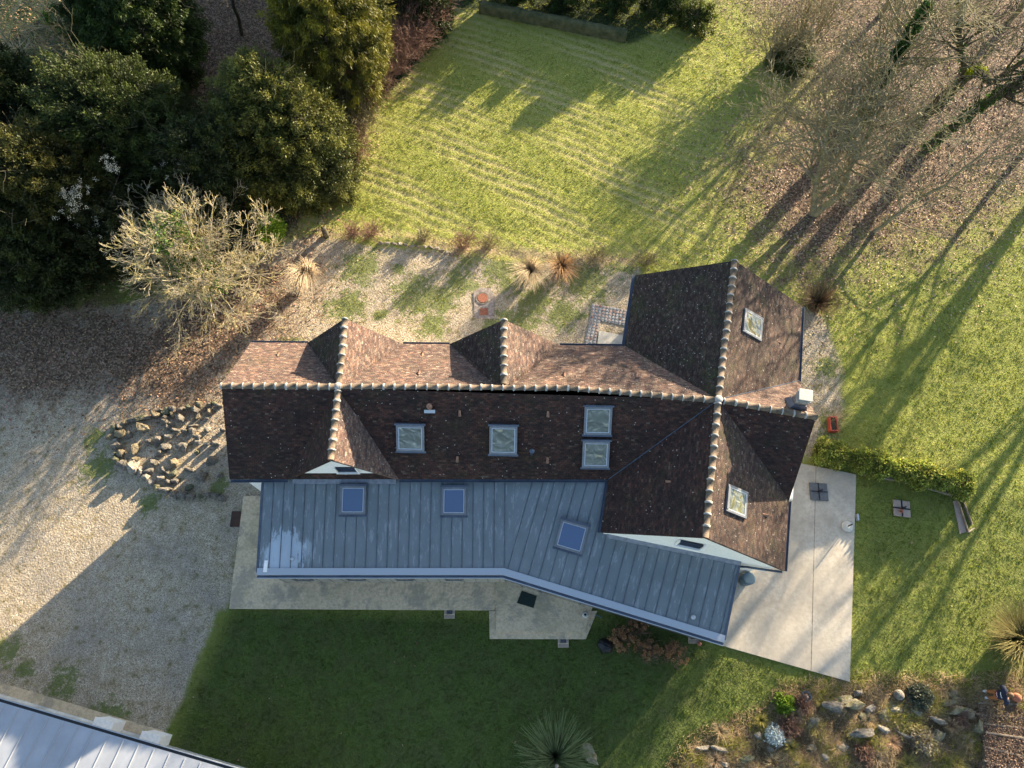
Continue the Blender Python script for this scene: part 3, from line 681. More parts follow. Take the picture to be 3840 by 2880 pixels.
# ---- zinc extension roof
ZB, ZT = 2.7, 3.5
E0 = Vector((-.33, 3.79, ZB)); E1 = Vector((7.97, 1.32, ZB)); EL = Vector((-9.9, 3.79, ZB))
KS = .222
nR = Vector((E0.y - E1.y, E1.x - E0.x, 0)).normalized()
def zl(x, y): return ZB + KS * (y - 3.79)
def zr(x, y): return ZB + KS * ((x - E0.x) * nR.x + (y - E0.y) * nR.y)
fx = lambda y: -.33 + (1 - nR.y) / nR.x * (y - 3.79)
def zp(f, x, y, dz=0): return Vector((x, y, f(x, y) + dz))
zroof = []
zl_pts = [zp(zl, -9.9, 3.79), zp(zl, -.33, 3.79), zp(zl, fx(7.3), 7.3), zp(zl, -9.9, 7.3)]
zr_pts = [zp(zr, -.33, 3.79), zp(zr, 7.97, 1.32), zp(zr, 8.74, 4.26), zp(zr, 3.66, 5.36), zp(zr, 4.0, 7.3), zp(zr, fx(7.3), 7.3)]
oZ, nZ, uZ, vZ = slope('zinc_roof', zl_pts, M['zinc'], 'west part of the zinc roof', .10)
oZ2, nZ2, uZ2, vZ2 = slope('zinc_roof', zr_pts, M['zinc'], 'east part of the zinc roof, turned towards the terrace', .10)
def seams(name, lines, parent, h=.028, w=.014, mat='seam'):
    m = MB()
    for a, b in lines:
        d = (Vector(b) - Vector(a)); dn = d.normalized(); sd = Vector((-dn.y, dn.x, 0)).normalized() * w; up = Vector((0, 0, h))
        a = Vector(a); b = Vector(b)
        m.add([a - sd, a + sd, a + up + sd * .6, a + up - sd * .6, b - sd, b + sd, b + up + sd * .6, b + up - sd * .6], [(0, 3, 2, 1), (4, 5, 6, 7), (0, 1, 5, 4), (1, 2, 6, 5), (2, 3, 7, 6), (3, 0, 4, 7)])
    return m.build(name, M[mat], parent)
ls = []; xx = -9.9 + .02
while xx < -.1:
    top = 7.25 if not (-8.7 < xx < -4.6) else 7.18
    skip = [(-7.18, -5.98), (-2.66, -1.62)]
    ls.append((zp(zl, xx + .0, 3.82), zp(zl, xx + .0, top))); xx += .417
seams('standing_seam', ls, oZ)
ls = []; dR = (E1 - E0).normalized(); k = .05
def clip_right(p):
    """length of the seam running up the fall line until it meets fold, eave or gable"""
    t_ = 0.0
    while t_ < 6:
        q = p + nR * t_
        if q.y > 7.22 or q.x < fx(q.y) + .02: break
        if q.x > 3.60 and q.y > 5.40 + (q.x - 3.66) * (4.26 - 5.36) / (8.74 - 3.66) and not (q.x < 4.0 and q.x < 3.66 + (q.y - 5.36) * .175): break
        t_ += .03
    return t_
k = .12
while k < (E1 - E0).length - .05:
    p = E0 + dR * k; t_ = clip_right(p)
    if t_ > .2: ls.append((zp(zr, p.x, p.y), zp(zr, (p + nR * t_).x, (p + nR * t_).y)))
    k += .417
seams('standing_seam', ls, oZ2)
# pale folded eaves trim and gutter, side trims
def strip(name, a, b, width, n, z0, mat, thick=.02, drop=.0):
    a = Vector(a); b = Vector(b); n = Vector(n); m = MB()
    m.prism([a, b, b + n * width - Vector((0, 0, drop)), a + n * width - Vector((0, 0, drop))], thick); return m.build(name, M[mat], house)
up = Vector((0, 0, .03))
mi = (Vector((0, -1, 0)) - nR).normalized()
MIT = lambda w: E0 + mi * (w / mi.dot(Vector((0, -1, 0))))
def band(name, w0, w1, z, mat, thick=.03, drop=0):
    def at_(w, z): 
        L_ = EL + Vector((0, -w, 0)); m_ = MIT(w) if w else E0.copy(); r_ = E1 - nR * w
        return [Vector((q.x, q.y, z)) for q in (L_, m_, r_)]
    A = at_(w0, z); B = at_(w1, z - drop); m = MB()
    m.prism([A[0], A[1], B[1], B[0]], thick); m.prism([A[1], A[2], B[2], B[1]], thick); return m.build(name, M[mat], house)
band('eaves_trim', -.16, .10, ZB + .07, 'zinc_new', .05, .02)
band('eaves_gutter', .105, .20, ZB - .02, 'gutter', .09)
band('gutter_lip', .20, .225, ZB + .02, 'zinc_new', .12)
m = MB(); m.prism([zp(zr, 7.93, 1.33, .03), zp(zr, 8.01, 1.31, .03), zp(zr, 8.80, 4.27, .03), zp(zr, 8.72, 4.29, .03)], .16); m.build('verge_trim', M['gutter'], house)
m = MB(); m.prism([zp(zl, -9.95, 3.79, .02), zp(zl, -9.86, 3.79, .02), zp(zl, -9.86, 7.3, .02), zp(zl, -9.95, 7.3, .02)], .16); m.build('verge_trim', M['gutter'], house)
m = MB(); m.prism([zp(zr, 3.66, 5.04, .035), zp(zr, 8.70, 3.96, .035), zp(zr, 8.72, 4.10, .11), zp(zr, 3.68, 5.18, .11)], .03); m.build('wall_flashing', M['lead'], house)
m = MB(); m.prism([zp(zl, -8.7, 7.12, .04), zp(zl, -4.6, 7.12, .04), zp(zl, -4.6, 7.43, .12), zp(zl, -8.7, 7.43, .12)], .03); m.build('wall_flashing', M['lead'], house)
# extension walls with openings
wl = Vector((0, 1, 0)) * .03
m = MB(); m.box(((-9.6 - .3) / 2, 3.80, 1.3), (9.3, .12, 2.6)); fac = m.build('facade', M['cladding'], house); fac['label'] = 'beige panelled south facade'
m = MB()
for i in range(19): m.box((-9.5 + i * .5, 3.735, 1.3), (.02, .012, 2.6))
m.build('panel_joint', M['wood'], fac)
W0 = E0 + nR * .03; W1 = E1 + nR * .03 - dR * .25
mid_ = (W0 + W1) / 2; rzR = math.atan2(dR.y, dR.x)
m = MB(); m.box((mid_.x + nR.x * .06, mid_.y + nR.y * .06, 1.3), ((W1 - W0).length, .12, 2.6), rzR); fac2 = m.build('facade', M['frame'], house); fac2['label'] = 'dark angled south facade with glazed doors'
m = MB(); a = W1 + nR * .1; b = Vector((8.45, 4.35, 0)); mm_ = (a + b) / 2; m.box((mm_.x - .1, mm_.y, 1.35), ((b - Vector((a.x, a.y, 0))).length, .14, 2.7), math.atan2(b.y - a.y, b.x - a.x)); m.build('facade', M['cladding'], house)
m = MB(); m.box((-9.58, 5.6, 1.4), (.14, 3.6, 2.8)); m.build('facade', M['render'], house)
def window(c, w, h, rz, parent=None, glass='windowglass', name='window'):
    c = Vector(c); d = Vector((math.cos(rz), math.sin(rz), 0)); m = MB()
    for s in (-1, 1): m.box(c + d * s * (w / 2 - .03), (.06, .06, h), rz)
    for s in (-1, 1): m.box(c + Vector((0, 0, s * (h / 2 - .03))), (w - .12, .06, .06), rz)
    f = m.build(name, M['frame'], house); m = MB(); m.box(c, (w - .12, .02, h - .12), rz); m.build('pane', M[glass], f); return f
for u in (1336, 1518, 1702): window((P(u, 2172, 1.0).x, 3.735, 1.55), .72, 1.5, 0)
window((P(1140, 2172, 1.0).x, 3.735, 1.55), .72, 1.5, 0)
for (ua, ub, nm) in ((1950, 2025, 'glazed_door'), (2032, 2194, 'glazed_door')):
    fr = [((P(q, 2210, .8) - W0).dot(dR)) for q in (ua, ub)]; kk = sum(fr) / 2
    c_ = W0 + dR * kk - nR * .045; window((c_.x, c_.y, 1.1), abs(fr[1] - fr[0]), 2.15, rzR, name=nm)
# downpipe at the south-east gable corner
m = MB(); pts = [(10.15, 3.68, 3.66), (9.75, 3.78, 3.4), (9.0, 3.94, 3.15), (8.78, 3.99, 2.9), (8.78, 3.99, .1)]
for a, b in zip(pts, pts[1:]): m.tube(a, b, .045, n=8)
m.build('downpipe', M['gutter'], house, smooth=True)

# ---- skylights
def skylight(quad, p0, n, glass, frame='frame', lift=.09, label=None, hood=True):
    q = [onplane(u, v, p0, n) for u, v in quad]  # tl tr br bl
    c = sum(q, Vector()) / 4; w = ((q[1] - q[0]).length + (q[2] - q[3]).length) / 2; h = ((q[3] - q[0]).length + (q[2] - q[1]).length) / 2
    # rectangular frame laid in the slope, long side down the fall line
    vx = Vector((0, 0, 1)) - n * n.z; vx.normalize(); ux = vx.cross(n).normalized()
    if (q[1] - q[0]).dot(ux) < 0: ux = -ux
    if abs((q[1] - q[0]).dot(ux)) < abs((q[1] - q[0]).dot(vx)): w, h = h, w
    def blk(mb, cx, cy, sx, sy, z0, z1):
        b = [c + ux * (cx + i * sx / 2) + vx * (cy + j * sy / 2) for j in (-1, 1) for i in (-1, 1)]
        mb.add([p + n * z0 for p in b] + [p + n * z1 for p in b], [(0, 2, 3, 1), (4, 5, 7, 6), (0, 1, 5, 4), (2, 6, 7, 3), (0, 4, 6, 2), (1, 3, 7, 5)])
    b_ = .085; m = MB()
    for s in (-1, 1): blk(m, s * (w / 2 - b_ / 2), 0, b_, h, -.02, lift)
    blk(m, 0, h / 2 - b_ / 2, w - 2 * b_ - .002, b_, -.02, lift + .02); blk(m, 0, -h / 2 + b_ / 2, w - 2 * b_ - .002, b_, -.02, lift - .01)
    f = m.build('skylight', M[frame], house, bevel=.006)
    if label: f['label'] = label
    m = MB(); blk(m, 0, 0, w - 2 * b_, h - 2 * b_, .02, lift - .02); m.build('pane', M[glass], f)
    m = MB(); b2 = .03
    for s in (-1, 1): blk(m, s * (w / 2 - b_ - b2 / 2), 0, b2, h - 2 * b_, .02, lift - .006)
    for s in (-1, 1): blk(m, 0, s * (h / 2 - b_ - b2 / 2), w - 2 * b_ - 2 * b2, b2, .02, lift - .006)
    m.build('sash', M['zinc_new'], f)
    if hood:
        m = MB(); blk(m, 0, h / 2 + .035, w + .12, .07, -.02, lift + .03); m.build('hood', M['gutter'], f); m = MB(); blk(m, 0, -h / 2 - .05, w + .1, .09, -.01, .012); m.build('flashing', M['gutter'], f)
pS, nS = (-9, 7.22, ZE), sl_S[1]
skylight([(1487, 1594), (1591, 1591), (1592, 1690), (1487, 1690)], pS, nS, 'glasswavy', label='skylight west of the middle of the dark south slope')
skylight([(1837, 1596), (1941, 1596), (1938, 1702), (1834, 1702)], pS, nS, 'glasswavy', label='skylight in the middle of the dark south slope')
skylight([(2193, 1523), (2297, 1525), (2290, 1630), (2187, 1627)], pS, nS, 'glasswavy', label='upper one of the stacked pair of skylights')
skylight([(2186, 1652), (2288, 1653), (2281, 1753), (2181, 1750)], pS, nS, 'glasswavy', label='lower one of the stacked pair of skylights')
skylight([(2790, 1154), (2859, 1199), (2849, 1282), (2780, 1243)], NW2 * 0 + NE, sl_NE[1], 'glasswavy', label='skylight in the east slope of the north wing', hood=False)
skylight([(2726, 1814), (2801, 1848), (2792, 1948), (2718, 1914)], SE, sl_SE[1], 'glasswavy', label='skylight in the east slope of the south wing', hood=False)
skylight([(1279, 1822), (1375, 1822), (1372, 1929), (1276, 1929)], zl_pts[0], nZ, 'glass', lift=.13, label='western skylight of the zinc roof')
skylight([(1658, 1826), (1751, 1828), (1748, 1932), (1655, 1932)], zl_pts[0], nZ, 'glass', lift=.13, label='middle skylight of the zinc roof')
def sky_rot(quad, p0, n, glass, lift, label):
    skylight(quad, p0, n, glass, lift=lift, label=label)
sky_rot([(2106, 1947), (2208, 1974), (2181, 2077), (2078, 2050)], zr_pts[0], nZ2, 'glass', .13, 'turned skylight of the zinc roof beside the south wing')

# clay vents, flue, fan
def vent(u, v, p0, n, s=1.0):
    c = onplane(u, v, p0, n); vx = (Vector((0, 0, 1)) - n * n.z).normalized(); ux = vx.cross(n)
    m = MB(); K = 7
    top = [c + ux * (.05 * s * math.cos(math.pi * k / K)) - vx * .09 * s + n * (.075 * s * math.sin(math.pi * k / K)) for k in range(K + 1)]
    bot = [c + ux * (.035 * s * math.cos(math.pi * k / K)) + vx * .1 * s + n * (.01 * math.sin(math.pi * k / K)) for k in range(K + 1)]
    m.add(top + bot, [(k, k + 1, k + K + 2, k + K + 1) for k in range(K)] + [tuple(range(K + 1))]); m.build('roof_vent', M['clay'], house, smooth=True)
for u, v in ((1584, 1329), (1571, 1398), (2228, 1319), (2116, 1406), (2386, 1409), (1043, 1329)): vent(u, v, (-9, 13.15, ZE), sl_N[1], 1.25)
for u, v in ((1724, 1550), (1715, 1722), (2055, 1553), (2053, 1726)): vent(u, v, pS, nS, 1.2)
vent(2919, 1284, NE, sl_NE[1]); vent(2869, 1931, SE, sl_SE[1], 1.2); vent(2506, 1806, SW, sl_SW[1])
c = onplane(1612, 1533, pS, nS); m = MB(); m.lathe(c + Vector((0, .02, -.1)), [(.09, 0), (.09, .28), (.11, .3), (.11, .34), (.02, .36)], 14); fan = m.build('roof_fan', M['clay'], house, smooth=False)
m = MB(); m.box(c + Vector((0, -.12, .03)), (.42, .13, .02), tilt=Matrix((Vector((1, 0, 0)), Vector((0, nS.z, -nS.y)), nS)).transposed()); m.build('plate', M['zinc_new'], fan)
c = onplane(1994, 1700, pS, nS); m = MB(); m.lathe(c + Vector((0, 0, -.1)), [(.07, 0), (.07, .35), (.10, .36), (.10, .40), (.02, .44)], 14); m.build('flue', M['gutter'], house, smooth=False)
c = onplane(1097, 2096, zl_pts[0], nZ); m = MB(); m.lathe(c, [(.075, 0), (.07, .05), (.04, .08)], 14); m.build('zinc_vent', M['zinc_new'], house, smooth=True)
c = onplane(2599, 2314, zr_pts[0], nZ2); m = MB(); m.lathe(c, [(.10, 0), (.09, .06), (.05, .1)], 14); m.build('zinc_vent', M['zinc_new'], house, smooth=True)
# chimney
cc = Vector((10.92, 9.72, 0)); rz = R(-10.5); m = MB(); m.box(cc + Vector((0, 0, 5.55)), (.42, .40, 1.7), rz); ch = m.build('chimney', M['stonewall'], house, bevel=.01)
m = MB(); m.box(cc + Vector((0, 0, 6.30)), (.50, .47, .09), rz); m.box(cc + Vector((0, 0, 6.15)), (.46, .44, .05), rz); m.build('chimney_crown', M['mortar'], ch, bevel=.008)
m = MB(); m.box(cc + Vector((0, 0, 6.47)), (.50, .46, .05), rz)
for s1 in (-1, 1):
    for s2 in (-1, 1): m.box(cc + Matrix.Rotation(rz, 3, 'Z') @ Vector((s1 * .18, s2 * .16, 6.39 )), (.06, .06, .1), rz)
m.build('chimney_cap', M['slab'], ch, bevel=.008)
m = MB(); rot = Matrix.Rotation(rz, 3, 'Z'); tp = [cc + rot @ Vector((x * .225, y * .215, 0)) for x, y in ((-1, -1), (1, -1), (1, 1), (-1, 1))]
bt = [cc + rot @ Vector((x * .34, y * .33, 0)) for x, y in ((-1, -1), (1, -1), (1, 1), (-1, 1))]
zt = [5.95, 5.95, 5.6, 5.6]; zb = [5.66, 5.66, 5.15, 5.15]
m.add([Vector((p.x, p.y, z)) for p, z in zip(tp, zt)] + [Vector((p.x, p.y, z)) for p, z in zip(bt, zb)], [(i, (i + 1) % 4, (i + 1) % 4 + 4, i + 4) for i in range(4)])
o = m.build('chimney_flashing', M['lead'], ch); sd = o.modifiers.new('t', 'SOLIDIFY'); sd.thickness = .02

#@@PART2
# ---------------------------------------------------------------- paving and terraces
def slab_px(name, px, z, mat, label=None, cat=None, kind=None, thick=.25, parent=None):
    m = MB(); m.prism([P(u, v, z) for u, v in px], thick); o = m.build(name, M[mat], parent, bevel=0)
    if label: tag(o, label, cat)
    if kind: o['kind'] = kind
    return o
slab_px('terrace', [(3006, 1738), (3211, 1779), (3187, 2557), (2600, 2390), (2660, 1900), (2900, 1740)], .10, 'concrete', kind='structure')
slab_px('terrace', [(913, 1861), (1000, 1858), (1300, 2100), (1900, 2130), (1888, 2289), (859, 2283)], .09, 'oldconcrete', kind='structure')
slab_px('porch_step', [(1834, 2291), (2240, 2291), (2197, 2397), (1836, 2396)], .07, 'oldconcrete', kind='structure')
slab_px('porch_landing', [(1859, 2150), (2235, 2245), (2218, 2290), (2190, 2372), (1861, 2368)], .16, 'oldconcrete', kind='structure')
m = MB(); a, b = P(3060, 1752, .1035), P(3042, 2518, .1035); d = (b - a).normalized(); sd = Vector((-d.y, d.x, 0)) * .012
m.add([a - sd, a + sd, b + sd, b - sd], [(0, 1, 2, 3)]); m.build('paving_joint', M['wood'])['kind'] = 'structure'
slab_px('path_slab', [(2246, 1240), (2345, 1259), (2341, 1297), (2240, 1297)], .06, 'slab', 'pale stone slab lying between the cobbled path and the house wall', 'stone slab', thick=.1)
# cobbled L shaped path
def cobbles():
    polys = [[(2220, 1139), (2362, 1163), (2351, 1222), (2212, 1195)], [(2212, 1195), (2252, 1203), (2232, 1296), (2190, 1296)]]
    base = MB(); 
    for p in polys: base.prism([P(u, v, .03) for u, v in p], .12)
    o = base.build('cobbled_path', M['mortar']); o['kind'] = 'structure'
    mats = [plain('cobble_pink', rgb(.40, .30, .26), rgb(.28, .19, .16), 9), plain('cobble_grey', rgb(.38, .37, .37), rgb(.25, .245, .25), 9), plain('cobble_red', rgb(.30, .14, .11), rgb(.2, .1, .08), 9)]
    mbs = [MB(), MB(), MB()]
    for pi, poly in enumerate(polys):
        w = W2(poly); a = Vector((*w[0], 0)); bx = Vector((*w[1], 0)) - a; by = Vector((*w[3], 0)) - a
        nx = max(1, round(bx.length / .165)); ny = max(1, round(by.length / .165))
        for i in range(nx):
            for j in range(ny):
                c = a + bx * ((i + .5) / nx) + by * ((j + .5) / ny); k = 2 if random.random() < .06 else (0 if random.random() < .45 else 1)
                mbs[k].lathe((c.x, c.y, 0), [(.060, .02), (.066, .045), (.050, .058)], 7, 1 + random.uniform(-.1, .12), 1 + random.uniform(-.1, .12))
    me = bpy.data.meshes.new('cobbles'); vs = []; fs = []; mi_ = []
    for k, mb in enumerate(mbs):
        of = len(vs); vs += mb.v; fs += [tuple(i + of for i in f) for f in mb.f]; mi_ += [k] * len(mb.f)
    me.from_pydata(vs, [], fs)
    for mm_ in mats: me.materials.append(mm_)
    me.polygons.foreach_set('material_index', mi_)
    link_mesh('cobbles', me, None, o)
cobbles()
# drain gullies with cobble surround
def gully(u, v, label):
    p = P(u, v); r = empty('drain_gully', p, label, 'drain', 'drain gullies'); m = MB(); m.box(p + Vector((0, .02, .02)), (.44, .42, .05)); s_ = m.build('surround', M['oldconcrete'], r)
    m = MB()
    for i in range(3): m.box(p + Vector((-.14 + .14 * i, -.12, .05)), (.12, .11, .03))
    for s in (-1, 1): m.box(p + Vector((s * .165, .06, .05)), (.09, .13, .03))
    m.build('cobble', M['rust'] if False else M['beigepaving'], r, bevel=.008)
    m = MB(); m.box(p + Vector((0, .07, .048)), (.24, .17, .012)); g_ = m.build('grate', M['black'], r)
    m = MB()
    for i in range(6): m.box(p + Vector((-.10 + .04 * i, .07, .06)), (.010, .17, .012))
    for i in range(4): m.box(p + Vector((0, .01 + .04 * i, .060)), (.24, .008, .010))
    m.build('bar', M['frame'], g_)
gully(1686, 2302, 'square drain with cobbles at the edge of the south terrace'); gully(2112, 2410, 'square drain with cobbles below the porch landing')
gully(2600, 2395, 'square drain with cobbles under the eaves corner of the zinc roof')
# manhole with concrete collar
p = P(1812, 1140); r = empty('manhole', p, 'rusty round manhole cover and square plate set in a concrete collar', 'manhole cover')
m = MB(); q = [P(u, v, .035) for u, v in ((1775, 1095), (1800, 1078), (1840, 1082), (1855, 1110), (1852, 1195), (1780, 1193))]; m.prism(q, .1); m.build('collar', M['stonewall'], r)
c = P(1810, 1120); m = MB(); m.lathe((c.x, c.y, 0), [(.34, .03), (.34, .06), (.28, .062), (.27, .05)], 28); m.build('ring', M['rockgrey'], r, smooth=False)
m = MB(); m.lathe((c.x, c.y, 0), [(.26, .03), (.26, .068), (.22, .075), (.21, .07)], 28); m.build('round_cover', M['rust'], r)
c = P(1815, 1170); m = MB(); m.box((c.x, c.y, .05), (.38, .36, .03), R(3)); sq = m.build('square_cover', M['rust'], r)
m = MB()
for i in range(7): m.box((c.x - .15 + .05 * i, c.y, .067), (.012, .33, .006), R(3))
m.build('rib', M['rust'], sq)
# doormat, brown sheet
def flat_px(name, px, z, mat, label, cat, thick=.02):
    c = sum((P(u, v) for u, v in px), Vector()) / len(px); m = MB(); m.prism([P(u, v, z) for u, v in px], thick); o = m.build(name, M[mat], None, loc=(c.x, c.y, 0)); tag(o, label, cat); return o
flat_px('doormat', [(1957, 2215), (2013, 2235), (2001, 2280), (1938, 2261)], .185, 'mat', 'dark green doormat outside the glazed door', 'doormat', .022)
flat_px('boot_scraper', [(869, 1917), (905, 1917), (899, 1975), (862, 1975)], .05, 'corten', 'rust brown metal sheet on the gravel beside the west end of the terrace', 'metal sheet', .03)

# ---------------------------------------------------------------- parasol bases, pots, small things
def parasol_base(u, v, size, mat, frame, label, rz=0.0, z0=.1, pole=.42, gap=.02):
    p = P(u, v, z0); r = empty('parasol_base', p, label, 'parasol base'); rot = Matrix.Rotation(rz, 3, 'Z')
    for sx in (-1, 1):
        for sy in (-1, 1):
            m = MB(); w = size / 2 - gap / 2; c = p + rot @ Vector((sx * (w / 2 + gap / 2), sy * (w / 2 + gap / 2), .05)); m.box(c, (w, w, .08), rz); m.build('weight_slab', M[mat], r, bevel=.02)
    m = MB()
    m.box(p + Vector((0, 0, .085)), (size, .035, .04), rz); m.box(p + Vector((0, 0, .088)), (.035, size, .04), rz); cr = m.build('cross_frame', M[frame], r)
    m = MB(); m.tube(p + Vector((0, 0, .05)), p + Vector((0, 0, .05 + pole)), .028, n=12); m.tube(p + Vector((0, 0, .08)), p + Vector((0, 0, .20)), .06, n=12); m.build('pole_socket', M['darkmetal'], r, smooth=False)
    m = MB(); m.tube(p + rot @ Vector((0, 0, .05 + pole * .5)), p + rot @ Vector((.09, .0, .05 + pole * .5)), .012, n=6); m.build('clamp_knob', M['darkmetal'], r)
    return r
parasol_base(3068, 1845, .78, 'greypaving', 'darkmetal', 'parasol base of four dark slabs standing on the pale terrace', R(-4))
parasol_base(3379, 1908, .72, 'beigepaving', 'black', 'parasol base of four beige slabs sunk in the lawn east of the terrace', R(-8), 0.0, .38, .05)
p = P(3374, 1918, .05); r = empty('flower_pot', p, 'small terracotta pot on the beige parasol base', 'flower pot'); m = MB(); m.lathe(p, [(.055, 0), (.08, .12), (.085, .14), (.07, .14), (.065, .12)], 16); m.build('pot', M['terracotta'], r, smooth=False)
m = MB(); m.lathe(p + Vector((0, 0, .10)), [(.06, 0), (.055, .02)], 12); m.build('soil', M['bark'], r)
p = P(3176, 1975, .1); r = empty('parasol_base', p, 'round pale concrete parasol base near the east edge of the terrace', 'parasol base'); m = MB(); m.lathe(p, [(.24, 0), (.245, .05), (.20, .10), (.09, .13)], 28); m.build('weight', M['slab'], r, smooth=True)
m = MB(); m.tube(p + Vector((.0, 0, .1)), p + Vector((.0, 0, .52)), .028, n=10); m.build('pole_socket', M['darkmetal'], r)
p = P(3212, 1941, .1); m = MB(); m.box(p + Vector((.02, 0, .03)), (.07, .28, .20), R(-3)); m.box(p + Vector((.06, 0, .05)), (.02, .16, .10), R(-3)); o = m.build('socket_box', M['zinc_new'], None, loc=p, bevel=.01); tag(o, 'small pale blue box fixed to the east edge of the terrace', 'outdoor socket')
p = P(2787, 2178, .1); r = empty('rain_barrel', p, 'blue grey round barrel standing under the corner of the zinc roof', 'rain barrel'); m = MB(); m.lathe(p, [(.20, 0), (.25, .25), (.25, .55), (.24, .80)], 24); m.build('body', M['tank'], r, smooth=True)
m = MB(); m.lathe(p + Vector((0, 0, .80)), [(.26, 0), (.26, .03), (.22, .045)], 28); m.build('lid', M['tank'], r)
p = P(2193, 2306, .16); r = empty('planter', p, 'small grey egg shaped pot at the east end of the porch', 'pot'); m = MB(); m.lathe(p, [(.07, 0), (.12, .08), (.125, .16), (.09, .22), (.05, .225), (.045, .12)], 20); m.build('pot', M['greyrender'], r, smooth=True)
m = MB(); m.lathe(p + Vector((.01, -.0, .222)), [(.045, 0), (.04, .008)], 12); m.build('opening', M['black'], r)
# orange ball pot near drain
p = P(2621, 2415, .05); m = MB(); m.lathe(p, [(.05, 0), (.085, .05), (.08, .12), (.04, .15)], 14); o = m.build('flower_pot', M['terracotta'], None, loc=p, smooth=True); tag(o, 'tiny round orange pot under the south east corner of the zinc eaves', 'flower pot')
# stone balls
def ball(u, v, rad, mat, label, z=0, cat='stone ball'):
    p = P(u, v, z + rad * .85); me = bpy.data.meshes.new('ball'); bm = bmesh.new(); bmesh.ops.create_icosphere(bm, subdivisions=4, radius=rad)
    for vv in bm.verts: vv.co += vv.co.normalized() * (mnoise.noise(vv.co * 6 + Vector((u, v, 0))) * rad * .03)
    bm.to_mesh(me); bm.free(); shade(me); me.materials.append(M[mat]); o = bpy.data.objects.new('stone_ball', me); C.objects.link(o); o.location = p; tag(o, label, cat); return o
ball(3812, 2616, .175, 'terracotta', 'large terracotta ball beside the person on the steps', cat='terracotta ball')
p = P(3018, 2612); r = empty('bucket', p, 'black round tub holding a pinkish ball on the lawn south of the terrace', 'tub'); m = MB(); m.lathe(p, [(.15, 0), (.20, .16), (.21, .17), (.185, .165), (.14, .04)], 24); m.build('tub', M['tank'], r, smooth=False)
ball(3022, 2613, .10, 'beigepaving', 'pinkish stone ball sitting in the black tub', .03)
# white chunk and long planter
p = P(3117, 1597, .0); r = empty('planter_box', p, 'red orange rectangular planter with a straggly plant at the east end of the house', 'planter'); rot = R(-4); m = MB(); L_, Wd, Hh = .66, .31, .30
for s in (-1, 1):
    m.box(p + Vector((s * Wd / 2, 0, Hh / 2)), (.022, L_, Hh), rot); m.box(p + Vector((0, s * L_ / 2, Hh / 2)), (Wd, .022, Hh), rot)
    m.box(p + Vector((s * Wd / 2, 0, Hh)), (.05, L_ + .05, .025), rot); m.box(p + Vector((0, s * L_ / 2, Hh + .002)), (Wd + .05, .05, .025), rot)
m.build('box', M['redplastic'], r, bevel=.008); m = MB(); m.box(p + Vector((0, 0, .20)), (Wd - .03, L_ - .03, .03), rot); m.build('soil', M['bark'], r)
planter_root = r
# bamboo frame lying / leaning
p = P(3060, 1480); m = MB(); z0 = .25
pts = [(3043, 1440, .7), (3041, 1507, .5), (3077, 1558, .08), (3087, 1527, .4), (3091, 1448, .75), (3081, 1391, .9), (3043, 1440, .7)]
pp = [P(*q) for q in pts]
for a, b in zip(pp, pp[1:]): m.tube(a, b, .018, n=6)
m.tube(P(3042, 1479, .6), P(3090, 1485, .6), .014, n=6); m.tube(pp[0], P(3040, 1440, 0), .014, n=5); m.tube(pp[4], P(3085, 1448, 0), .014, n=5); m.tube(pp[5], P(3078, 1391, 0), .014, n=5)
o = m.build('cane_frame', M['palewood'], None, loc=p); tag(o, 'frame of pale canes tied together beside the chimney end of the house', 'cane frame')
# dark covered lump, hose
p = P(2270, 2422); me = bpy.data.meshes.new('cover'); bm = bmesh.new(); bmesh.ops.create_icosphere(bm, subdivisions=4, radius=1)
for vv in bm.verts:
    n_ = mnoise.noise(Vector((vv.co.x * 1.2, vv.co.y * 4.5, vv.co.z * 2))) ; vv.co = Vector((vv.co.x * .33, vv.co.y * .28, max(vv.co.z, -.1) * .26)) * (1 + .14 * n_)
bm.to_mesh(me); bm.free(); shade(me); me.materials.append(M['black']); o = bpy.data.objects.new('plastic_sack', me); C.objects.link(o); o.location = p + Vector((0, 0, .03)); o.rotation_euler.z = R(-25); tag(o, 'crumpled black plastic sack at the foot of the brown flower heads', 'plastic sack')
m = MB(); pts = [P(2245 + 12 * math.cos(t_), 2305 + 6 * math.sin(t_ * 1.3) + t_ * 1.2, .05 + .01 * t_) for t_ in np.arange(0, 8, .4)]
for a, b in zip(pts, pts[1:]): m.tube(a, b, .012, n=5)
o = m.build('garden_hose', M['tank'], None, loc=P(2245, 2310), smooth=True); tag(o, 'short coil of green hose under the angled eaves', 'garden hose')

# timber edging and raised bed frame right of the terrace
def plank(a, b, w, h, name, mat, label=None, cat=None, parent=None, z=0):
    a = P(*a); b = P(*b); d = b - a; m = MB(); m.box((a + b) / 2 + Vector((0, 0, h / 2 + z)), (d.length, w, h), math.atan2(d.y, d.x)); o = m.build(name, M[mat], parent, loc=None if parent else (a + b) / 2, bevel=.006)
    if label: tag(o, label, cat)
    return o
r = empty('timber_edging', P(3420, 1820), 'low grey timber edging along the foot of the yellow green hedge', 'timber edging')
plank((3215, 1776), (3410, 1812), .09, .16, 'edging_board', 'wood', parent=r); plank((3412, 1813), (3592, 1866), .09, .18, 'edging_board', 'wood', parent=r)
r = empty('bed_frame', P(3610, 1920), 'narrow bed edged with two weathered planks and filled with pale gravel', 'raised bed')
plank((3588, 1880), (3627, 1998), .05, .14, 'side_board', 'wood', parent=r); plank((3604, 1872), (3641, 1968), .05, .14, 'side_board', 'wood', parent=r); plank((3627, 1998), (3648, 1982), .04, .12, 'end_board', 'palewood', parent=r)
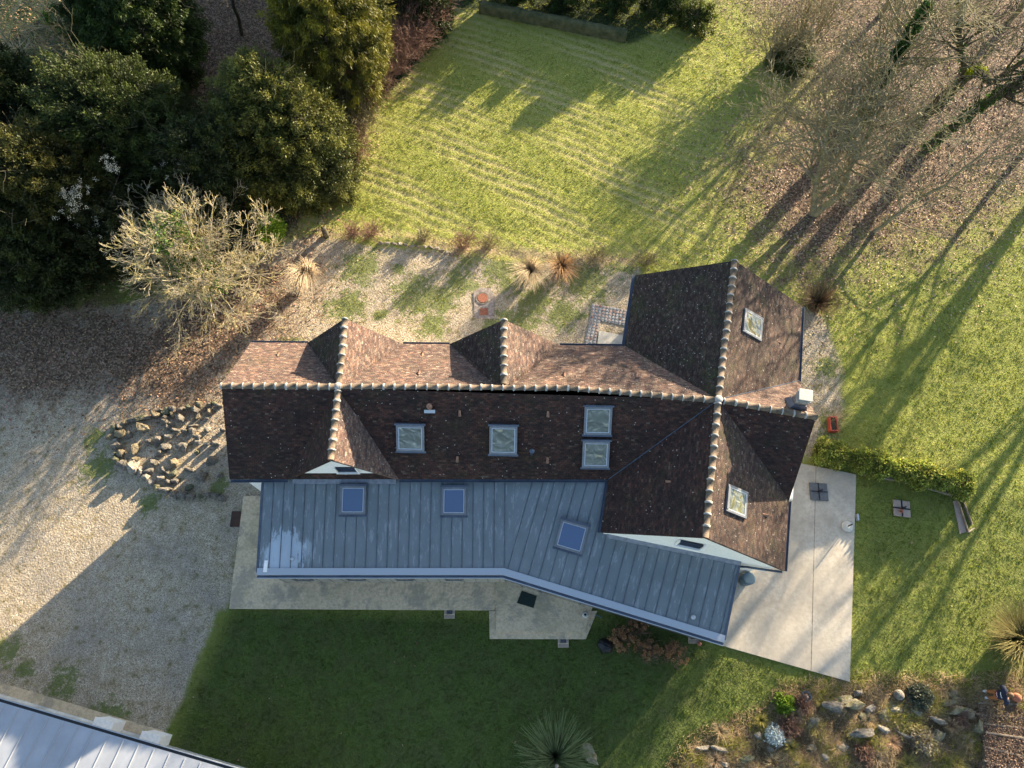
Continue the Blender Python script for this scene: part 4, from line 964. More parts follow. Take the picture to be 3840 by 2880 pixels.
m = MB(); m.prism([P(u, v, .05) for u, v in ((3575, 1878), (3590, 1876), (3624, 1994), (3600, 2002), (3592, 1960))], .08); m.build('gravel_fill', M['beigepaving'], r)

# ---------------------------------------------------------------- rocks
def rock_mesh(name, seed, mat, flat=.75):
    rg_ = random.Random(seed); bm = bmesh.new(); bmesh.ops.create_icosphere(bm, subdivisions=3, radius=1)
    planes = [(Vector((rg_.gauss(0, 1), rg_.gauss(0, 1), rg_.gauss(0, 1) * .7)).normalized(), rg_.uniform(.42, .78)) for _ in range(13)]
    off = Vector((seed * 3.1, seed * 1.7, 0))
    for vv in bm.verts:
        c = vv.co.copy()
        for n_, d_ in planes:
            k = c.dot(n_)
            if k > d_: c -= n_ * (k - d_) * .98
        c *= 1.25 + .22 * mnoise.noise(c * 1.6 + off) + .16 * mnoise.noise(c * 3.6 + off) + .08 * mnoise.noise(c * 9 + off)
        c.z *= flat; vv.co = c
    me = bpy.data.meshes.new(name); bm.to_mesh(me); bm.free(); shade(me, False); me.materials.append(M[mat]); return me
ROCKS = {k: [rock_mesh('rock', i * 7 + j, k, .8) for j in range(4)] for i, k in enumerate(('rockgrey', 'rocktan', 'rockpale', 'rockmoss', 'rocklichen'))}
MATN = {'rockgrey': 'grey', 'rocktan': 'tan', 'rockpale': 'pale', 'rockmoss': 'mossy', 'rocklichen': 'lichen spotted'}
ORD = ['first', 'second', 'third', 'fourth', 'fifth', 'sixth', 'seventh', 'eighth', 'ninth', 'tenth', 'eleventh', 'twelfth', 'thirteenth', 'fourteenth', 'fifteenth', 'sixteenth', 'seventeenth', 'eighteenth', 'nineteenth', 'twentieth']
rr_ = random.Random(5)
def rock(u, v, sx, sy, h, rz, mat, label, group, sink=.25):
    me = rr_.choice(ROCKS[mat]); o = bpy.data.objects.new('rock', me); C.objects.link(o)
    p = P(u, v, h * .35); o.location = (p.x, p.y, h * .35 + float(gz(np.array([p.x]), np.array([p.y]))[0]) * .7); o.scale = (sx, sy, h); o.rotation_euler = (rr_.uniform(-.25, .25), rr_.uniform(-.25, .25), R(rz)); tag(o, label, 'rock', group); return o
g2_ = 'rocks of the south east rockery'
def chain(desc, from_, items, mats, group, k=.27125, ox=350, oy=1450, hmul=1.0):
    n = len(items)
    for i, it in enumerate(items):
        x, y, w, h = it[:4]; mat = mats[i % len(mats)] if len(it) < 5 else it[4]
        sx = w * k / 85 / 2 * (.92 if group == g2_ else 1.18); sy = h * k / 85 / 2 * (.92 if group == g2_ else 1.18); hh = max(.12, .62 * (sx + sy) * rr_.uniform(.9, 1.3)) * hmul
        rock(ox + x * k, oy + y * k, sx, sy, hh, rr_.uniform(-25, 25), mat, '%s rock, %s from the %s in %s' % (MATN[mat], ORD[i], from_, desc), group)
g1 = 'rocks of the rock bed west of the house'
chain('the north rim of the rock bed', 'west', [(275, 570, 85, 120), (375, 565, 110, 85), (455, 480, 115, 100), (565, 460, 110, 105), (665, 425, 135, 95), (770, 430, 110, 70), (860, 385, 130, 80), (920, 330, 90, 70), (1005, 325, 100, 110), (1100, 310, 90, 80), (1105, 375, 85, 90), (1200, 320, 125, 90), (1310, 290, 80, 70), (1420, 315, 100, 110), (1480, 235, 110, 80), (1600, 250, 90, 60), (1670, 230, 70, 60), (1740, 265, 100, 60)], ['rockmoss', 'rockgrey', 'rocktan', 'rockgrey'], g1)
chain('the west rim of the rock bed', 'north', [(240, 690, 140, 90, 'rocktan'), (315, 735, 80, 70, 'rockpale'), (330, 820, 130, 130, 'rockgrey'), (400, 915, 105, 105, 'rocktan'), (310, 935, 70, 85, 'rockmoss'), (315, 1035, 105, 90), (410, 1075, 120, 130), (560, 1105, 170, 130, 'rockpale'), (670, 1165, 90, 100, 'rockpale'), (745, 1245, 110, 85, 'rockpale'), (815, 1325, 75, 115, 'rockpale'), (885, 1390, 130, 90, 'rocklichen')], ['rockgrey', 'rockmoss'], g1)
chain('the shaded south rim of the rock bed', 'west', [(1025, 1425, 165, 95), (1130, 1485, 95, 120), (1240, 1500, 140, 110), (1365, 1520, 110, 90), (1480, 1510, 90, 85, 'rockmoss'), (1600, 1490, 110, 80), (1700, 1500, 110, 85), (1790, 1545, 110, 90)], ['rockgrey'], g1)
chain('the upper inner row of the rock bed', 'west', [(395, 640, 150, 110, 'rocktan'), (500, 665, 80, 115), (700, 560, 190, 110, 'rocktan'), (1005, 430, 90, 90), (990, 490, 120, 85), (1215, 440, 110, 120), (1440, 415, 80, 95, 'rocktan'), (1610, 350, 60, 100, 'rocktan'), (1580, 440, 50, 40)], ['rockgrey'], g1)
chain('the middle inner row of the rock bed', 'west', [(770, 755, 75, 70), (585, 850, 90, 150, 'rocktan'), (900, 735, 120, 120), (1045, 690, 100, 70, 'rockpale'), (1050, 560, 80, 90), (1145, 600, 110, 60), (1265, 620, 80, 70), (1380, 550, 130, 50), (1385, 620, 90, 100), (1450, 700, 100, 80), (1590, 590, 90, 70, 'rockpale'), (1450, 765, 100, 60, 'rockpale'), (1570, 790, 100, 50, 'rockpale'), (1700, 790, 110, 90), (1795, 600, 60, 80)], ['rockgrey'], g1)
chain('the lower inner row of the rock bed', 'west', [(605, 1000, 120, 80, 'rocktan'), (1010, 830, 120, 130), (945, 915, 105, 110), (1245, 835, 150, 110), (1430, 905, 75, 80, 'rockmoss'), (850, 1045, 95, 110), (780, 1165, 120, 80), (945, 1265, 105, 80, 'rockpale'), (1125, 1055, 110, 130, 'rocktan'), (1105, 1200, 120, 90, 'rockmoss'), (1000, 1165, 120, 80), (1325, 1145, 150, 60), (1640, 1010, 150, 130), (1510, 1230, 150, 130), (1145, 1300, 100, 85), (1050, 1320, 100, 70), (1330, 1390, 80, 90, 'rockmoss'), (1760, 1230, 80, 60)], ['rockgrey'], g1)
chain('the stone edging between court and lawn', 'west', [(600, 208, 40, 22), (640, 210, 36, 20), (680, 213, 34, 22), (715, 217, 38, 24), (750, 222, 34, 20), (785, 228, 36, 22), (825, 231, 36, 20), (865, 233, 32, 20), (900, 236, 34, 20), (935, 242, 34, 24), (965, 255, 36, 22), (995, 266, 34, 22), (1020, 280, 34, 22)], ['rockgrey', 'rockpale'], 'stones edging the gravel court', .63, 1050, 780, .6)
g2 = 'rocks of the south east rockery'
chain('the upper edge of the rockery', 'west', [(140, 268, 90, 55, 'rockgrey'), (120, 350, 160, 100, 'rocklichen'), (225, 380, 90, 60, 'rockpale'), (355, 340, 80, 40), (390, 380, 110, 45, 'rockpale'), (535, 405, 80, 60, 'rockpale'), (690, 460, 140, 40, 'rockpale'), (720, 340, 130, 40), (790, 268, 60, 60), (810, 390, 170, 90, 'rocklichen'), (900, 400, 80, 70), (960, 500, 90, 130, 'rocklichen')], ['rocktan', 'rocklichen'], g2, .5512, 3140, 2450, .5)
chain('the middle of the rockery', 'west', [(30, 640, 110, 50, 'rockpale'), (170, 535, 160, 90, 'rockgrey'), (320, 520, 130, 50, 'rockpale'), (445, 550, 130, 30, 'rockpale'), (680, 560, 120, 100, 'rocklichen'), (460, 480, 80, 50), (310, 420, 90, 90, 'rocklichen'), (210, 440, 110, 80, 'rockmoss')], ['rocktan', 'rocklichen'], g2, .5512, 3140, 2450, .5)
chain('the west tail of the rockery', 'west', [(245, 645, 90, 45, 'rockpale'), (370, 650, 150, 50, 'rockgrey'), (530, 720, 130, 60, 'rockmoss'), (625, 555, 70, 50, 'rockpale'), (760, 620, 90, 70, 'rockgrey'), (700, 650, 60, 40, 'rockpale'), (820, 580, 110, 70), (990, 460, 120, 80, 'rockgrey'), (1130, 350, 160, 90, 'rockgrey'), (1180, 310, 140, 60, 'rocklichen'), (1190, 640, 130, 60, 'rockpale'), (1080, 705, 80, 50, 'rockpale'), (980, 640, 90, 60), (400, 760, 80, 40, 'rockpale'), (870, 750, 90, 50)], ['rocktan', 'rocklichen'], g2, .5512, 2500, 2450, .5)
rock(2206, 2828, .38, .30, .35, -30, 'rocklichen', 'pale lichen covered rock beside the big green grass clump', None)
# two dark rounded stones in the rockery
ball(3371, 2606, .20, 'rockgrey', 'smooth brown grey stone ball at the top of the rockery')

# ---------------------------------------------------------------- branches and foliage
def seg_mesh(name, segs, mat, parent=None, loc=None):
    A = np.array(segs, dtype=np.float64)  # p0 p1 r0 r1
    Vs, Fs, base = [], [], 0
    for lo, hi, n in ((0, .014, 3), (.014, .05, 5), (.05, 9, 9)):
        k = (A[:, 6] >= lo) & (A[:, 6] < hi); B = A[k]
        if not len(B): continue
        p0, p1, r0, r1 = B[:, :3], B[:, 3:6], B[:, 6], B[:, 7]
        d = p1 - p0; d /= np.linalg.norm(d, axis=1)[:, None] + 1e-9
        h = np.where(np.abs(d[:, 2:3]) < .9, np.array([[0, 0, 1.]]), np.array([[1., 0, 0]])); a = np.cross(d, h); a /= np.linalg.norm(a, axis=1)[:, None]; b = np.cross(d, a)
        m = len(B); V = np.zeros((m, 2 * n, 3))
        for i in range(n):
            t_ = 2 * math.pi * i / n; o_ = a * math.cos(t_) + b * math.sin(t_)
            V[:, i] = p0 + o_ * r0[:, None]; V[:, n + i] = p1 + o_ * r1[:, None]
        F = np.array([[i, (i + 1) % n, (i + 1) % n + n, i + n] for i in range(n)])
        F = (np.arange(m)[:, None, None] * 2 * n + F[None]).reshape(-1, 4) + base
        Vs.append(V.reshape(-1, 3)); Fs.append(F); base += m * 2 * n
    me = np_mesh(name, np.concatenate(Vs), np.concatenate(Fs), nper=4); shade(me)
    return link_mesh(name, me, mat, parent, loc)
def rperp(d, rg_):
    a = Vector((rg_.gauss(0, 1), rg_.gauss(0, 1), rg_.gauss(0, 1))); a -= d * a.dot(d); return a.normalized()
def grow(segs, p, d, L, r, depth, rg_, up=.06, wig=.16, kids=(5, 4, 3, 2), ang=(35, 65), minr=.006, shrink=(.45, .7), tips=None):
    n = max(3, int(L / (.32 if depth > 0 else .5))); sl_ = L / n; pos = Vector(p); d = Vector(d).normalized(); rr = r
    K = kids[min(depth, len(kids) - 1)] if depth < len(kids) else 0
    slots = [rg_.uniform(.22, .98) for _ in range(K)]
    for i in range(n):
        d = (d + rperp(d, rg_) * wig * rg_.uniform(.3, 1) + Vector((0, 0, up))).normalized(); q = pos + d * sl_; r1 = max(minr, r * (1 - .72 * (i + 1) / n))
        segs.append((*pos, *q, rr, r1))
        for s_ in slots:
            if i / n <= s_ < (i + 1) / n:
                a = R(rg_.uniform(*ang)); cd = d * math.cos(a) + rperp(d, rg_) * math.sin(a)
                grow(segs, q, cd, L * rg_.uniform(*shrink) * (1 - .35 * s_), max(minr, r1 * .62), depth + 1, rg_, up, wig, kids, ang, minr, shrink, tips)
        pos, rr = q, r1
    if tips is not None: tips.append((*pos,))
def limb(segs, pts, r0, r1, rg_, n_kids, kidL, depth=1, f0=.25, **kw):
    pts = [Vector(p) for p in pts]; L = [0]
    # densify with a little wobble
    dense = []
    for a, b in zip(pts, pts[1:]):
        m_ = max(2, int((b - a).length / .5))
        for i in range(m_): dense.append(a.lerp(b, i / m_) + (Vector((rg_.gauss(0, .03), rg_.gauss(0, .03), 0)) if dense else Vector()))
    dense.append(pts[-1]); N = len(dense) - 1
    for i in range(N): segs.append((*dense[i], *dense[i + 1], r0 + (r1 - r0) * i / N, r0 + (r1 - r0) * (i + 1) / N))
    for _ in range(n_kids):
        f = rg_.uniform(f0, 1); i = min(N - 1, int(f * N)); d = (dense[i + 1] - dense[i]).normalized(); a = R(rg_.uniform(35, 75)); cd = d * math.cos(a) + rperp(d, rg_) * math.sin(a)
        grow(segs, dense[i], cd, kidL * rg_.uniform(.6, 1.15), max(.01, (r0 + (r1 - r0) * f) * .5), depth, rg_, **kw)

def leaf_cloud(name, cen, nrm, per, spread, ln, wd, cols, mat, seed, parent=None, loc=None, droop=.3, outw=.8):
    """cen, nrm: clump centres and outward directions; per leaves a clump"""
    rg_ = np.random.default_rng(seed); n = len(cen); N = n * per
    c = np.repeat(cen, per, 0) + rg_.normal(0, spread, (N, 3)); d = np.repeat(nrm, per, 0) * outw + rg_.normal(0, .55, (N, 3)); d[:, 2] -= droop
    d /= np.linalg.norm(d, axis=1)[:, None]; s_ = np.cross(d, rg_.normal(0, 1, (N, 3))); s_ /= np.linalg.norm(s_, axis=1)[:, None] + 1e-9
    l = ln * rg_.uniform(.6, 1.3, N)[:, None]; w = wd * rg_.uniform(.7, 1.3, N)[:, None]
    V = np.zeros((N, 4, 3)); V[:, 0] = c; V[:, 1] = c + d * l * .45 + s_ * w; V[:, 2] = c + d * l; V[:, 3] = c + d * l * .45 - s_ * w
    cc_ = np.repeat(cols, per, 0) * rg_.uniform(.75, 1.25, (N, 1)); Cc = np.ones((N, 4, 4)); Cc[:, :, :3] = cc_[:, None, :]; Cc[:, 2, :3] *= 1.25
    me = np_mesh(name, V.reshape(-1, 3), np.arange(N * 4).reshape(-1, 4), Cc.reshape(-1, 4), 4)
    return link_mesh(name, me, mat, parent, loc)
def crown_points(n, rx, ry, rz, seed, lobes=9, lobeamp=.22, zmin=-.55, inner=.72, cone=0.0):
    rg_ = np.random.default_rng(seed); d = rg_.normal(0, 1, (int(n * 1.8), 3)); d /= np.linalg.norm(d, axis=1)[:, None]; d = d[d[:, 2] > zmin][:n]
    L = rg_.normal(0, 1, (lobes, 3)); L /= np.linalg.norm(L, axis=1)[:, None]; amp_ = rg_.uniform(.4, 1, lobes)
    f = np.max(np.clip(d @ L.T, 0, 1) ** 8 * amp_, axis=1) * lobeamp + (1 - lobeamp * .6)
    f2 = np.sin(d[:, 0] * 9 + seed) * np.sin(d[:, 1] * 9 + 1) * np.sin(d[:, 2] * 11) * .07
    r_ = (f + f2) * rg_.uniform(inner, 1.04, len(d)) ** .6
    taper = 1 - cone * np.clip(d[:, 2], 0, 1)
    c = d * np.array([rx, ry, rz]) * r_[:, None]; c[:, :2] *= taper[:, None]
    return c, d, r_ 
def lobed_crown(rx, ry, rz, seed, nb, cpl, zmin=-.7, cone=.25, lobe=.85):
    """nb boughs spread over the crown, each a pointed plume of cpl clumps"""
    g_ = np.random.default_rng(seed); d = g_.normal(0, 1, (nb * 3, 3)); d /= np.linalg.norm(d, axis=1)[:, None]; d = d[d[:, 2] > zmin][:nb]; nb = len(d)
    big = g_.normal(0, 1, (7, 3)); big /= np.linalg.norm(big, axis=1)[:, None]
    f = .84 + .20 * np.max(np.clip(d @ big.T, 0, 1) ** 5, axis=1) + g_.normal(0, .055, nb)
    c = d * np.array([rx, ry, rz]) * f[:, None]; c[:, :2] *= (1 - cone * np.clip(d[:, 2], 0, 1))[:, None]
    ax = d * np.array([1 / rx, 1 / ry, 1 / rz]) * min(rx, rz) + np.array([0, 0, .35]) + g_.normal(0, .25, (nb, 3)); ax /= np.linalg.norm(ax, axis=1)[:, None]
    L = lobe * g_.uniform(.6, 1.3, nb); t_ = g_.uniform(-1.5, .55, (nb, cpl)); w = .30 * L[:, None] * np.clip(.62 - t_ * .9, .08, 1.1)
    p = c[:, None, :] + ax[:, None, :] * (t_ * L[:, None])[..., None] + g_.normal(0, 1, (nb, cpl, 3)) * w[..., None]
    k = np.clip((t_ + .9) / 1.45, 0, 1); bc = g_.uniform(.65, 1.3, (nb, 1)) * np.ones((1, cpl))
    ax2 = np.repeat(ax[:, None, :], cpl, 1)
    return p.reshape(-1, 3), ax2.reshape(-1, 3), k.reshape(-1), bc.reshape(-1)
def conifer(u, v, z_c, rx, ry, rz, h_note, mat, label, seed, tint=(1, 1, 1), ncl=3200, per=12, ln=.17, wd=.035, droop=.25, group='evergreens of the north west wood', lobes=16, cone=.25, lobeamp=.3, name='conifer', xyz=None, tip=(1.5, 1.35, .9), grow_=1.1):
    c0 = P(u, v, z_c) if xyz is None else Vector(xyz); base = Vector((c0.x, c0.y, 0)); r = empty(name, base, label, 'tree', group)
    rx, ry, rz = rx * grow_, ry * grow_, rz * grow_; area = rx * rz * 12; nb = int(area * 2.4)
    c, d, k, bc = lobed_crown(rx * .93, ry * .93, rz * .93, seed, nb, 22, -.75, cone, .42 + rx * .12)
    c[:, 2] = np.maximum(c[:, 2], -c0.z + .1)
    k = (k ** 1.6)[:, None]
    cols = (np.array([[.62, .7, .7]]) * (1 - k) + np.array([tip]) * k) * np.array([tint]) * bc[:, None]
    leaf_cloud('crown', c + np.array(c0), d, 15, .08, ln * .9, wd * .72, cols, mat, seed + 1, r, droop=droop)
    segs = []; rgx = random.Random(seed); limb(segs, [base, c0, c0 + Vector((0, 0, rz * .75))], .22, .04, rgx, 10, rx * .8, 2, .1, kids=(0, 0, 3, 2))
    seg_mesh('trunk', segs, M['bark'], r); return r
Y = M['yew']
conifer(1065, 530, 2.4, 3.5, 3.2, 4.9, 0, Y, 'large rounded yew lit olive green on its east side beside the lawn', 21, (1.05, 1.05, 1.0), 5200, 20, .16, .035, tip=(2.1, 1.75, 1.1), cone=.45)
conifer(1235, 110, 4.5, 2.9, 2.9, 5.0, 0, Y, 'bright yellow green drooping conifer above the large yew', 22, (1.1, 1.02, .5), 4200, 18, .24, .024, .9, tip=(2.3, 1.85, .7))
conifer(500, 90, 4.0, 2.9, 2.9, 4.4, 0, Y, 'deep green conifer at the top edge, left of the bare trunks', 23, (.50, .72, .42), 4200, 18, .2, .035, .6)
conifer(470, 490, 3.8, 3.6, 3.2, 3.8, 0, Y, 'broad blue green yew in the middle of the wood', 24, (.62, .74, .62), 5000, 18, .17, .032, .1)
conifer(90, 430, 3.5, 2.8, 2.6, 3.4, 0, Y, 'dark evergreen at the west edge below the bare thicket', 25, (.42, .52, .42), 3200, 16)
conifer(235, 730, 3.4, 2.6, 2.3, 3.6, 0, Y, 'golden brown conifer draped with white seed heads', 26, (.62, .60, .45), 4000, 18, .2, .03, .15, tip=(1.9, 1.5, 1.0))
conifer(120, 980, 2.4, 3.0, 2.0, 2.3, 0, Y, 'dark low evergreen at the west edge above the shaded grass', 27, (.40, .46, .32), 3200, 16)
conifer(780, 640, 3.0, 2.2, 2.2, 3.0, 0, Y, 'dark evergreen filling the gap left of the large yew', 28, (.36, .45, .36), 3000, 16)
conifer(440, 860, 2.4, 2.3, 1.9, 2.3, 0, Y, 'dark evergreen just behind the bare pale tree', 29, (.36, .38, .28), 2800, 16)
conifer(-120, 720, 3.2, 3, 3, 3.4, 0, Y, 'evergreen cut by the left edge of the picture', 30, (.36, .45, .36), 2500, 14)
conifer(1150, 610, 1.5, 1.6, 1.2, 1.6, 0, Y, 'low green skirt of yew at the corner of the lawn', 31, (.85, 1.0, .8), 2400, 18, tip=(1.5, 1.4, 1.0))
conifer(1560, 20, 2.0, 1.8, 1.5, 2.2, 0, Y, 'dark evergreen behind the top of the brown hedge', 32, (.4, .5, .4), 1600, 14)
gN = 'evergreens beyond the mossy wall'
for i, (u, v, rx, hz, lb) in enumerate(((1960, -70, 1.2, 1.1, 'dark evergreen behind the west end of the mossy wall'), (2130, -60, 1.2, 1.2, 'second dark evergreen from the west behind the mossy wall'), (2310, -45, 1.2, 1.1, 'dark evergreen behind the east end of the mossy wall'), (2480, -20, 1.3, 1.2, 'evergreen bush just east of the mossy wall end'), (2610, 70, 1.1, .7, 'small sunlit green bush at the top right corner of the lawn'))):
    conifer(u, v, hz, rx, rx, hz, 0, Y, lb, 40 + i, (.5, .72, .5) if i < 4 else (.9, 1.0, .5), 2200, 16, group=gN, name='evergreen_bush')
# trees out past the top of the frame, whose crowns throw the long shade on the lawn
for i, (x_, y_, rx, hz) in enumerate(((.8, 46.5, 3.6, 4.3), (-5.5, 45, 3.7, 4.2), (15, 60, 2.2, 2.5), (-14, 45, 4, 5))):
    conifer(0, 0, hz, rx, rx, hz, 0, Y, 'tall evergreen north of the garden, %s from the west' % ORD[(2, 1, 3, 0)[i]], 50 + i, (.5, .65, .5), 2200, 14, .25, .06, group='evergreens north of the garden', xyz=(x_, y_, hz))

def bare_tree(name, label, base, stems, mat, seed, group, kidL=2.6, nk=12, r0=.18, kids=(5, 5, 4, 3), minr=.007, ivy=0, up=.05, ivycol=(.8, 1, .7), depth=1, f0=.25, wig=.15, ang=(25, 55)):
    r = empty(name, Vector((base.x, base.y, 0)), label, 'tree', group); segs = []; rg_ = random.Random(seed)
    for st2 in stems: limb(segs, st2[0], st2[1], st2[2], rg_, st2[3] if len(st2) > 3 else nk, kidL, depth, f0, kids=kids, minr=minr, up=up, wig=wig, ang=ang)
    A = np.array(segs); big = A[:, 6] > .055
    if big.any(): seg_mesh('trunk', A[big], mat, r)
    seg_mesh('branches', A[~big], mat, r)
    if ivy:
        cen = []; nr = []; rgn = np.random.default_rng(seed)
        for s_ in A[A[:, 6] > min(.085, A[:, 6].max() * .7)]:
            k = max(1, int(ivy * np.linalg.norm(s_[3:6] - s_[:3])))
            f = rgn.random((k, 1)); n_ = rgn.normal(0, 1, (k, 3)); n_ /= np.linalg.norm(n_, axis=1)[:, None]; cen.append(s_[:3] * (1 - f) + s_[3:6] * f + n_ * (s_[6] + .03)); nr.append(n_)
        cen = np.concatenate(cen); nr = np.concatenate(nr); leaf_cloud('ivy', cen, nr, 10, .07, .10, .045, np.array([ivycol]) * rgn.uniform(.5, 1.5, (len(cen), 1)), M['ivy'], seed, r, droop=.2)
    return r, segs
gB = 'bare trees of the north east copse'
b0 = P(3046, 804)
bare_tree('bare_tree', 'olive barked tree with two crooked stems and a wide veil of twigs', b0, [([b0, P(3070, 650, 2.4), P(3100, 540, 4.3), P(3110, 430, 6.0)], .19, .06, 28), ([b0 + Vector((.1, 0, 0)), P(3150, 725, 1.6), P(3200, 600, 3.8), P(3270, 480, 5.8), P(3312, 400, 7.2)], .20, .05, 34)], M['barktwig'], 1, gB, 3.3, kids=(5, 6, 5, 2), minr=.011, wig=.24, ang=(30, 65))
b1 = P(3190, 500)
bare_tree('bare_tree', 'tree whose upright trunk is a thick dark green column of ivy', b1, [([b1, P(3255, 400, 2.2), P(3310, 290, 4.4), P(3420, 120, 7.0), P(3480, 20, 9)], .22, .08, 42)], M['barktwig'], 2, gB, 3.6, kids=(5, 5, 5, 2), ivy=230, minr=.011, wig=.2, ivycol=(.6, .9, .6))
b2 = P(3397, 520)
bare_tree('bare_tree', 'thick brown trunk bending at a moss covered elbow, with one upright limb', b2, [([b2, P(3480, 420, 1.6), P(3560, 345, 3.2), P(3622, 285, 4.6), P(3665, 266, 5.0)], .33, .24, 2), ([P(3622, 285, 4.6), P(3600, 190, 5.8), P(3598, 60, 7.6), P(3600, -40, 9)], .15, .07, 12), ([P(3665, 266, 5.0), P(3715, 312, 5.0), P(3790, 260, 6.0), P(3860, 215, 7.0)], .15, .10, 7)], M['bark'], 3, gB, 2.8, kids=(5, 5, 4, 2), ivy=9, minr=.012, wig=.2)
r_ = empty('moss_cushion', P(3640, 270, 5.1), 'bright yellow green moss lying on the elbow of the bent trunk', 'moss')
cen = []; 
for f in np.linspace(0, 1, 60): 
    q = P(3628 + 62 * f, 284 - 30 * math.sin(f * 2.6) + 22 * f, 4.9) ; cen.append((q.x, q.y, q.z + .1))
leaf_cloud('moss', np.array(cen), np.tile([[0, 0, 1.]], (60, 1)), 26, .09, .06, .03, np.tile([[.9, .95, .15]], (60, 1)), M['hedge'], 5, r_, droop=-.2)
b3 = P(3456, 574)
bare_tree('bare_tree', 'leaning trunk wrapped in ivy below the moss elbow tree', b3, [([b3, P(3600, 450, 2.2), P(3720, 370, 4.0), P(3850, 285, 6.0), P(3950, 220, 7.6)], .20, .13, 12)], M['bark'], 4, gB, 3.2, kids=(5, 5, 4, 2), ivy=75, minr=.011, wig=.2, f0=.5, ivycol=(.7, 1, .55))
b4 = P(3277, 868)
bare_tree('bare_tree', 'slender leaning tree in front of the ivy wrapped trunk', b4, [([b4, P(3410, 770, 1.8), P(3544, 694, 3.4), P(3700, 560, 5.6)], .11, .04, 16)], M['barktwig'], 6, gB, 2.6, kids=(5, 5, 4, 2), minr=.011, wig=.2)
for i, (u, v, hh, lb) in enumerate(((3850, 560, 8, 'bare tree cut by the right edge beside the leaning ivy trunk'), (3780, 90, 9, 'bare tree in the top right corner'), (3300, 60, 8, 'bare tree at the top edge behind the ivy column'))):
    b = P(u, v); bare_tree('bare_tree', lb, b, [([b, b + Vector((.2, .1, hh * .5)), b + Vector((.5, .3, hh))], .16, .05, 26)], M['barktwig'], 60 + i, gB, 3.4, kids=(5, 5, 4, 2), minr=.011, wig=.2)
# bare trees out past the right edge, whose trunk shadows cross the east lawn
for i, (x_, y_, hh) in enumerate(((31.5, 27.5, 11), (36, 24, 12), (36.5, 33, 12))):
    b = Vector((x_, y_, 0)); bare_tree('bare_tree', 'bare tree east of the garden, %s from the house' % ORD[(0, 1, 2)[i]], b, [([b, b + Vector((.3, .2, hh * .4)), b + Vector((-.4, .6, hh))], .24, .07, 18), ([b + Vector((.1, .1, hh * .2)), b + Vector((1.4, -.3, hh * .55)), b + Vector((2., .3, hh * .9))], .17, .06, 9)], M['bark'], 80 + i, 'bare trees east of the garden', 3.6, kids=(5, 5, 3), minr=.014, f0=.3)
# dense twiggy thicket at the top
for i, (u, v, rad, hh, lb) in enumerate(((3060, 60, 2.4, 4.0, 'dense brown twiggy bush at the top edge between lawn and copse'), (2930, 200, 1.6, 2.4, 'lower twiggy bush with pink brown buds in front of the dense bush'))):
    b = P(u, v, hh * .5); b.z = 0; stems = []
    rg_ = random.Random(300 + i)
    for k in range(12):
        a = rg_.uniform(0, 6.28); q = b + Vector((math.cos(a), math.sin(a), 0)) * rad * rg_.uniform(.3, .9); stems.append(([b + (q - b) * .15, b.lerp(q, .6) + Vector((0, 0, hh * .5)), q + Vector((0, 0, hh * rg_.uniform(.7, 1)))], .04, .015, 7))
    bare_tree('twiggy_bush', lb, b, stems, M['barkolive'], 310 + i, 'twiggy bushes by the copse', 1.5, kids=(5, 5, 3), minr=.010)
# ivy undergrowth beneath
b = P(2950, 240); r_ = empty('ivy_bush', b, 'dark green ivy mound at the foot of the twiggy bushes', 'ivy'); c, d, _ = crown_points(700, 1.3, 1.0, .9, 8); leaf_cloud('leaves', c + np.array([b.x, b.y, .3]), d, 14, .1, .1, .05, np.random.default_rng(3).uniform(.6, 1.6, (len(c), 3)), M['ivy'], 4, r_)

# bare thicket top left and ivy pole, trunks on the leaf slope
gT = 'bare trees of the north west wood'
for i, (u, v, hh, lb) in enumerate(((130, 330, 5, 'tangled bare tree in the top left corner'), (-60, 260, 5.5, 'tangled bare tree cut by the left edge at the top'), (330, 250, 4.5, 'tangled bare tree next to the deep green conifer'))):
    b = P(u, v); bare_tree('bare_tree', lb, b, [([b, b + Vector((.4, .1, hh * .5)), b + Vector((.2, .5, hh))], .12, .04, 22), ([b + Vector((0, 0, .5)), b + Vector((-1.2, .8, hh * .6)), b + Vector((-2, 1.3, hh * .9))], .09, .03, 16)], M['barkpale'], 120 + i, gT, 2.4, kids=(5, 5, 4), minr=.009)
b = P(325, 215); bare_tree('ivy_pole', 'leaning pole like trunk with bright ivy in the top left thicket', b, [([b, P(255, 130, 2), P(190, 80, 3.2), P(90, 10, 5)], .07, .04, 4)], M['barkpale'], 130, gT, 1.2, kids=(3, 2), ivy=60, ivycol=(1.6, 1.9, 1.0))
for i, (u0, v0, u1, v1, lb) in enumerate(((908, 130, 850, -60, 'bare dark trunk on the leaf covered slope, nearest to the yellow green conifer'), (713, 100, 700, -60, 'bare trunk right of the deep green conifer'), (680, 60, 640, -90, 'thin pale trunk touching the deep green conifer'))):
    b = P(u0, v0); bare_tree('bare_tree', lb, b, [([b, P((u0 + u1) / 2 + 4, (v0 + v1) / 2, 2.6), P(u1, v1, 5.5), P(u1, v1, 5.5) + Vector((0, .5, 3))], .12, .05, 10)], M['bark'], 140 + i, gT, 2.0, kids=(4, 3, 2), minr=.009, f0=.55)

